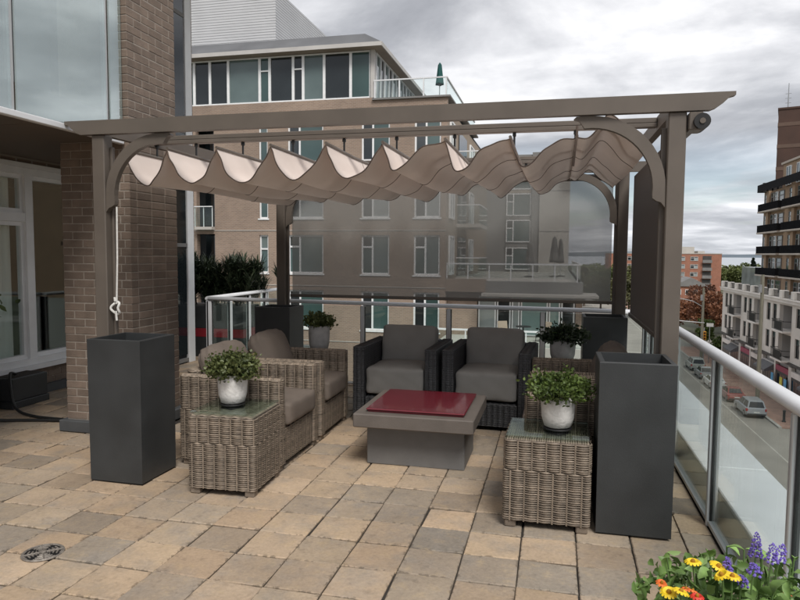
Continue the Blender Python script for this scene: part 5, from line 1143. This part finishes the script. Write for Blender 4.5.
for cx in (-5.75, -5.38, -5.0, -4.65):
    for q in range(4): m.tube([(cx+rg.randn()*.03, 9.03, .74), (cx+rg.randn()*.08, 9.03+rg.randn()*.05, 1.05)], .012, 5)
m.build('stems', 'bark', sp_, kind='stuff')
bx = thing('low_box_planter', 'low dark square planter under the white framed window', 'planter', (-5.24, 5.55, 0))
m = MB(); m.cbox(-5.40, -5.12, 5.28, 5.76, 0, .07, .005); m.cbox(-5.39, -5.13, 5.29, 5.75, .071, .30, .008); m.build('shell', 'planter', bx); m = MB(); m.box(-5.36, -5.16, 5.32, 5.72, .2, .303); m.build('soil', 'soil', bx)
tp = thing('dark_vase', 'tall dark vase with a few green leaves by the white window', 'vase', (-5.18, 4.98, 0))
m = MB(); m.lathe([(.09, 0), (.11, .02), (.14, .5), (.16, .9), (.15, .9), (.13, .8)], 20, (-5.18, 4.98)); m.build('vase', 'planter', tp, True)
P = np.array([-5.10, 5.02, .98])+rg.randn(40, 3)*np.array([.08, .08, .07]); V, F = leaves(P, unit(rg.randn(40, 3)), .09, .05, rg); mesh_np('foliage', V, F, rg.rand(80), 'leaf_bright', tp, 'stuff')
hs = MB(); hs.tube(catmull([(-5.24, 5.45, .32), (-5.14, 5.25, .36), (-5.06, 5.16, .25), (-4.98, 5.12, .06), (-4.7, 5.06, .016), (-4.35, 5.05, .016), (-4.0, 5.2, .016)], 8) and [tuple(p) for p in catmull([(-5.24, 5.45, .32), (-5.16, 5.30, .35), (-5.06, 5.20, .24), (-4.95, 5.14, .06), (-4.7, 5.08, .016), (-4.35, 5.05, .016), (-4.12, 5.08, .016)], 8)], .014, 8)
hs.tube([tuple(p) for p in catmull([(-4.12, 5.06, .015), (-4.5, 4.98, .016), (-4.9, 4.86, .016), (-5.3, 4.72, .016), (-5.42, 4.4, .016)], 8)], .014, 8)
tag(hs.build('garden_hose', 'hose', smooth=True), 'black garden hose curling from the low planter behind the column', 'hose')

# ------------------------------------------------------------------ flowers in the near corner
fp = thing('flower_planter', 'mixed flowers in yellow, violet, orange and red with green leaves near the street railing', 'flowers', (.42, 1.62, 0))
m = MB(); m.lathe([(.16, 0), (.20, .03), (.25, .5), (.255, .52), (.235, .52), (.225, .46)], 30, (.42, 1.62)); m.build('pot', 'planter', fp, True)
m = MB(); m.lathe([(.22, .44), (.22, .47)], 24, (.42, 1.62)); m.build('soil', 'soil', fp)
rg = np.random.RandomState(15)
def leaf_me(kind):
    L, W_ = ((.060, .036), (.07, .026), (.05, .038))[kind]; vs = []; n = 6
    for i in range(n):
        t = i/(n-1); w_ = W_*math.sin(math.pi*(t*.92+.06))**.8*(.5); zc_ = .012*math.sin(t*2.6)-(.02*t*t); vs += [(-w_, t*L, zc_+.006*(w_/W_)), (0, t*L, zc_-.004), (w_, t*L, zc_+.006*(w_/W_))]
    me = bpy.data.meshes.new('leaf'); me.from_pydata(vs, [], [(i*3+a, i*3+a+1, i*3+a+4, i*3+a+3) for i in range(n-1) for a in (0, 1)]); me.materials.append(MT['leaf_flower']); me.polygons.foreach_set('use_smooth', [True]*len(me.polygons)); return me
LM = [leaf_me(k) for k in range(3)]; st = MB()
for s in range(70):
    a = rg.rand()*6.28; r = .21*math.sqrt(rg.rand()); bx_, by_ = .45+r*.6*math.cos(a), 1.62+r*.6*math.sin(a); tx, ty, tz = .45+r*1.15*math.cos(a), 1.62+r*1.1*math.sin(a), .70+.15*rg.rand()-.22*r
    st.tube([(bx_, by_, .45), ((bx_+tx)/2, (by_+ty)/2, .58), (tx, ty, tz)], [.004, .003, .002], 5)
    for k in range(4):
        f = .62+.38*(k+1)/4; o = bpy.data.objects.new('leaf', LM[rg.randint(3)]); COL.objects.link(o); o.parent = fp; o.location = Vector((bx_+(tx-bx_)*f, by_+(ty-by_)*f, .45+(tz-.45)*f))-fp.location
        o.rotation_euler = (R_(10+rg.randn()*28), R_(rg.randn()*20), rg.rand()*6.28); o.scale = [.5+.35*rg.rand()]*3
def daisy(mt_, r, npet):
    m = MB()
    for i in range(npet):
        a = 2*math.pi*i/npet; ca, sa = math.cos(a), math.sin(a); w_ = r*math.pi/npet*.95
        for j, (q0, q1, h0, h1) in enumerate(((.2, .65, .004, .009), (.65, 1., .009, .004))):
            w0, w1 = (w_*.6, w_) if j == 0 else (w_, w_*.55); m.add([(ca*r*q0-sa*w0, sa*r*q0+ca*w0, h0), (ca*r*q0+sa*w0, sa*r*q0-ca*w0, h0), (ca*r*q1+sa*w1, sa*r*q1-ca*w1, h1), (ca*r*q1-sa*w1, sa*r*q1+ca*w1, h1)], [(0,1,2,3)])
    me = bpy.data.meshes.new('flower_head'); me.from_pydata(m.v, [], m.f); me.materials.append(MT[mt_]); e_ = MB(); e_.lathe([(r*.28, .002), (r*.24, .010), (r*.1, .013)], 10); me2 = bpy.data.meshes.new('flower_eye'); me2.from_pydata(e_.v, [], e_.f); me2.materials.append(MT['flower_eye']); return me, me2
DM = {k: daisy(k, r_, n_) for k, r_, n_ in (('petal_yellow', .0195, 14), ('petal_orange', .013, 10), ('petal_red', .015, 12))}
def P2(x, y, Y):
    d = r2*((x-400)/657.4)+u2*((300-y)/657.4)+fw_; return Vector((0, 0, 1.55))+d*(Y/d.y)
for kx, x, y, Y in (('petal_yellow', 693, 564, 1.62), ('petal_yellow', 717, 568, 1.60), ('petal_yellow', 723, 577, 1.56), ('petal_yellow', 732, 578.5, 1.57), ('petal_yellow', 728, 578, 1.66), ('petal_yellow', 669, 594, 1.52), ('petal_yellow', 680, 594, 1.5), ('petal_orange', 661, 585, 1.55), ('petal_orange', 692, 594, 1.55), ('petal_red', 697, 599, 1.5), ('petal_orange', 686, 592, 1.6), ('petal_orange', 788, 596, 1.7)):
    p = P2(x, y, Y); o = bpy.data.objects.new('flower_head', DM[kx][0]); COL.objects.link(o); o.parent = fp; o.location = p-fp.location; o.rotation_euler = (R_(-12+rg.randn()*8), R_(rg.randn()*10), rg.rand()*6)
    e_ = bpy.data.objects.new('flower_eye', DM[kx][1]); COL.objects.link(e_); e_.parent = o
    st.tube([(p.x*.7+.42*.3, p.y*.7+1.62*.3, .6), (p.x, p.y, p.z-.002)], .0022, 5)
for x0, y0, x1, y1, Y in ((757, 534, 756, 556, 1.62), (773, 545, 772, 561, 1.6), (783, 545, 779, 560, 1.63), (727, 558, 728, 577, 1.6), (754, 564, 754, 573, 1.55), (742, 576, 742, 583, 1.6)):
    a, b = P2(x0, y0, Y), P2(x1, y1, Y); m = MB(); n = 0
    for f in np.linspace(0, 1, max(6, int((a-b).length/.0055))):
        for k in range(7):
            an = k*.9+f*23; c = b+(a-b)*f; rr = (.0095*(1-f)**.6+.003)*(.8+.4*rg.rand()); q = c+Vector((math.cos(an)*rr, math.sin(an)*rr, rg.randn()*.002)); s_ = .0036*(1.1-.5*f)
            m.add([(q.x+s_, q.y, q.z), (q.x, q.y+s_, q.z), (q.x-s_, q.y, q.z), (q.x, q.y-s_, q.z), (q.x, q.y, q.z+s_*1.2), (q.x, q.y, q.z-s_*1.2)], [(0,1,4),(1,2,4),(2,3,4),(3,0,4),(1,0,5),(2,1,5),(3,2,5),(0,3,5)])
    m.build('flower_spike', 'petal_violet', fp); st.tube([(b.x*.8+.42*.2, b.y, .62), tuple(b+(a-b)*.0-Vector((.004, 0, .03))), tuple(b)], .0022, 5)
n = 1500; a = rg.rand(n)*6.28; r = .25*np.sqrt(rg.rand(n)); P = np.c_[.45+r*np.cos(a), 1.62+r*np.sin(a), .60+.22*rg.rand(n)-.22*r]; V, F = leaves(P, unit(rg.randn(n, 3)*np.array([1, 1, .5])), .034, .022, rg); A = rg.rand(n); mesh_np('foliage', V, F, np.r_[A, A], 'leaf_bed', fp, 'stuff')
st.build('stems', 'stem_green', fp, kind='stuff')
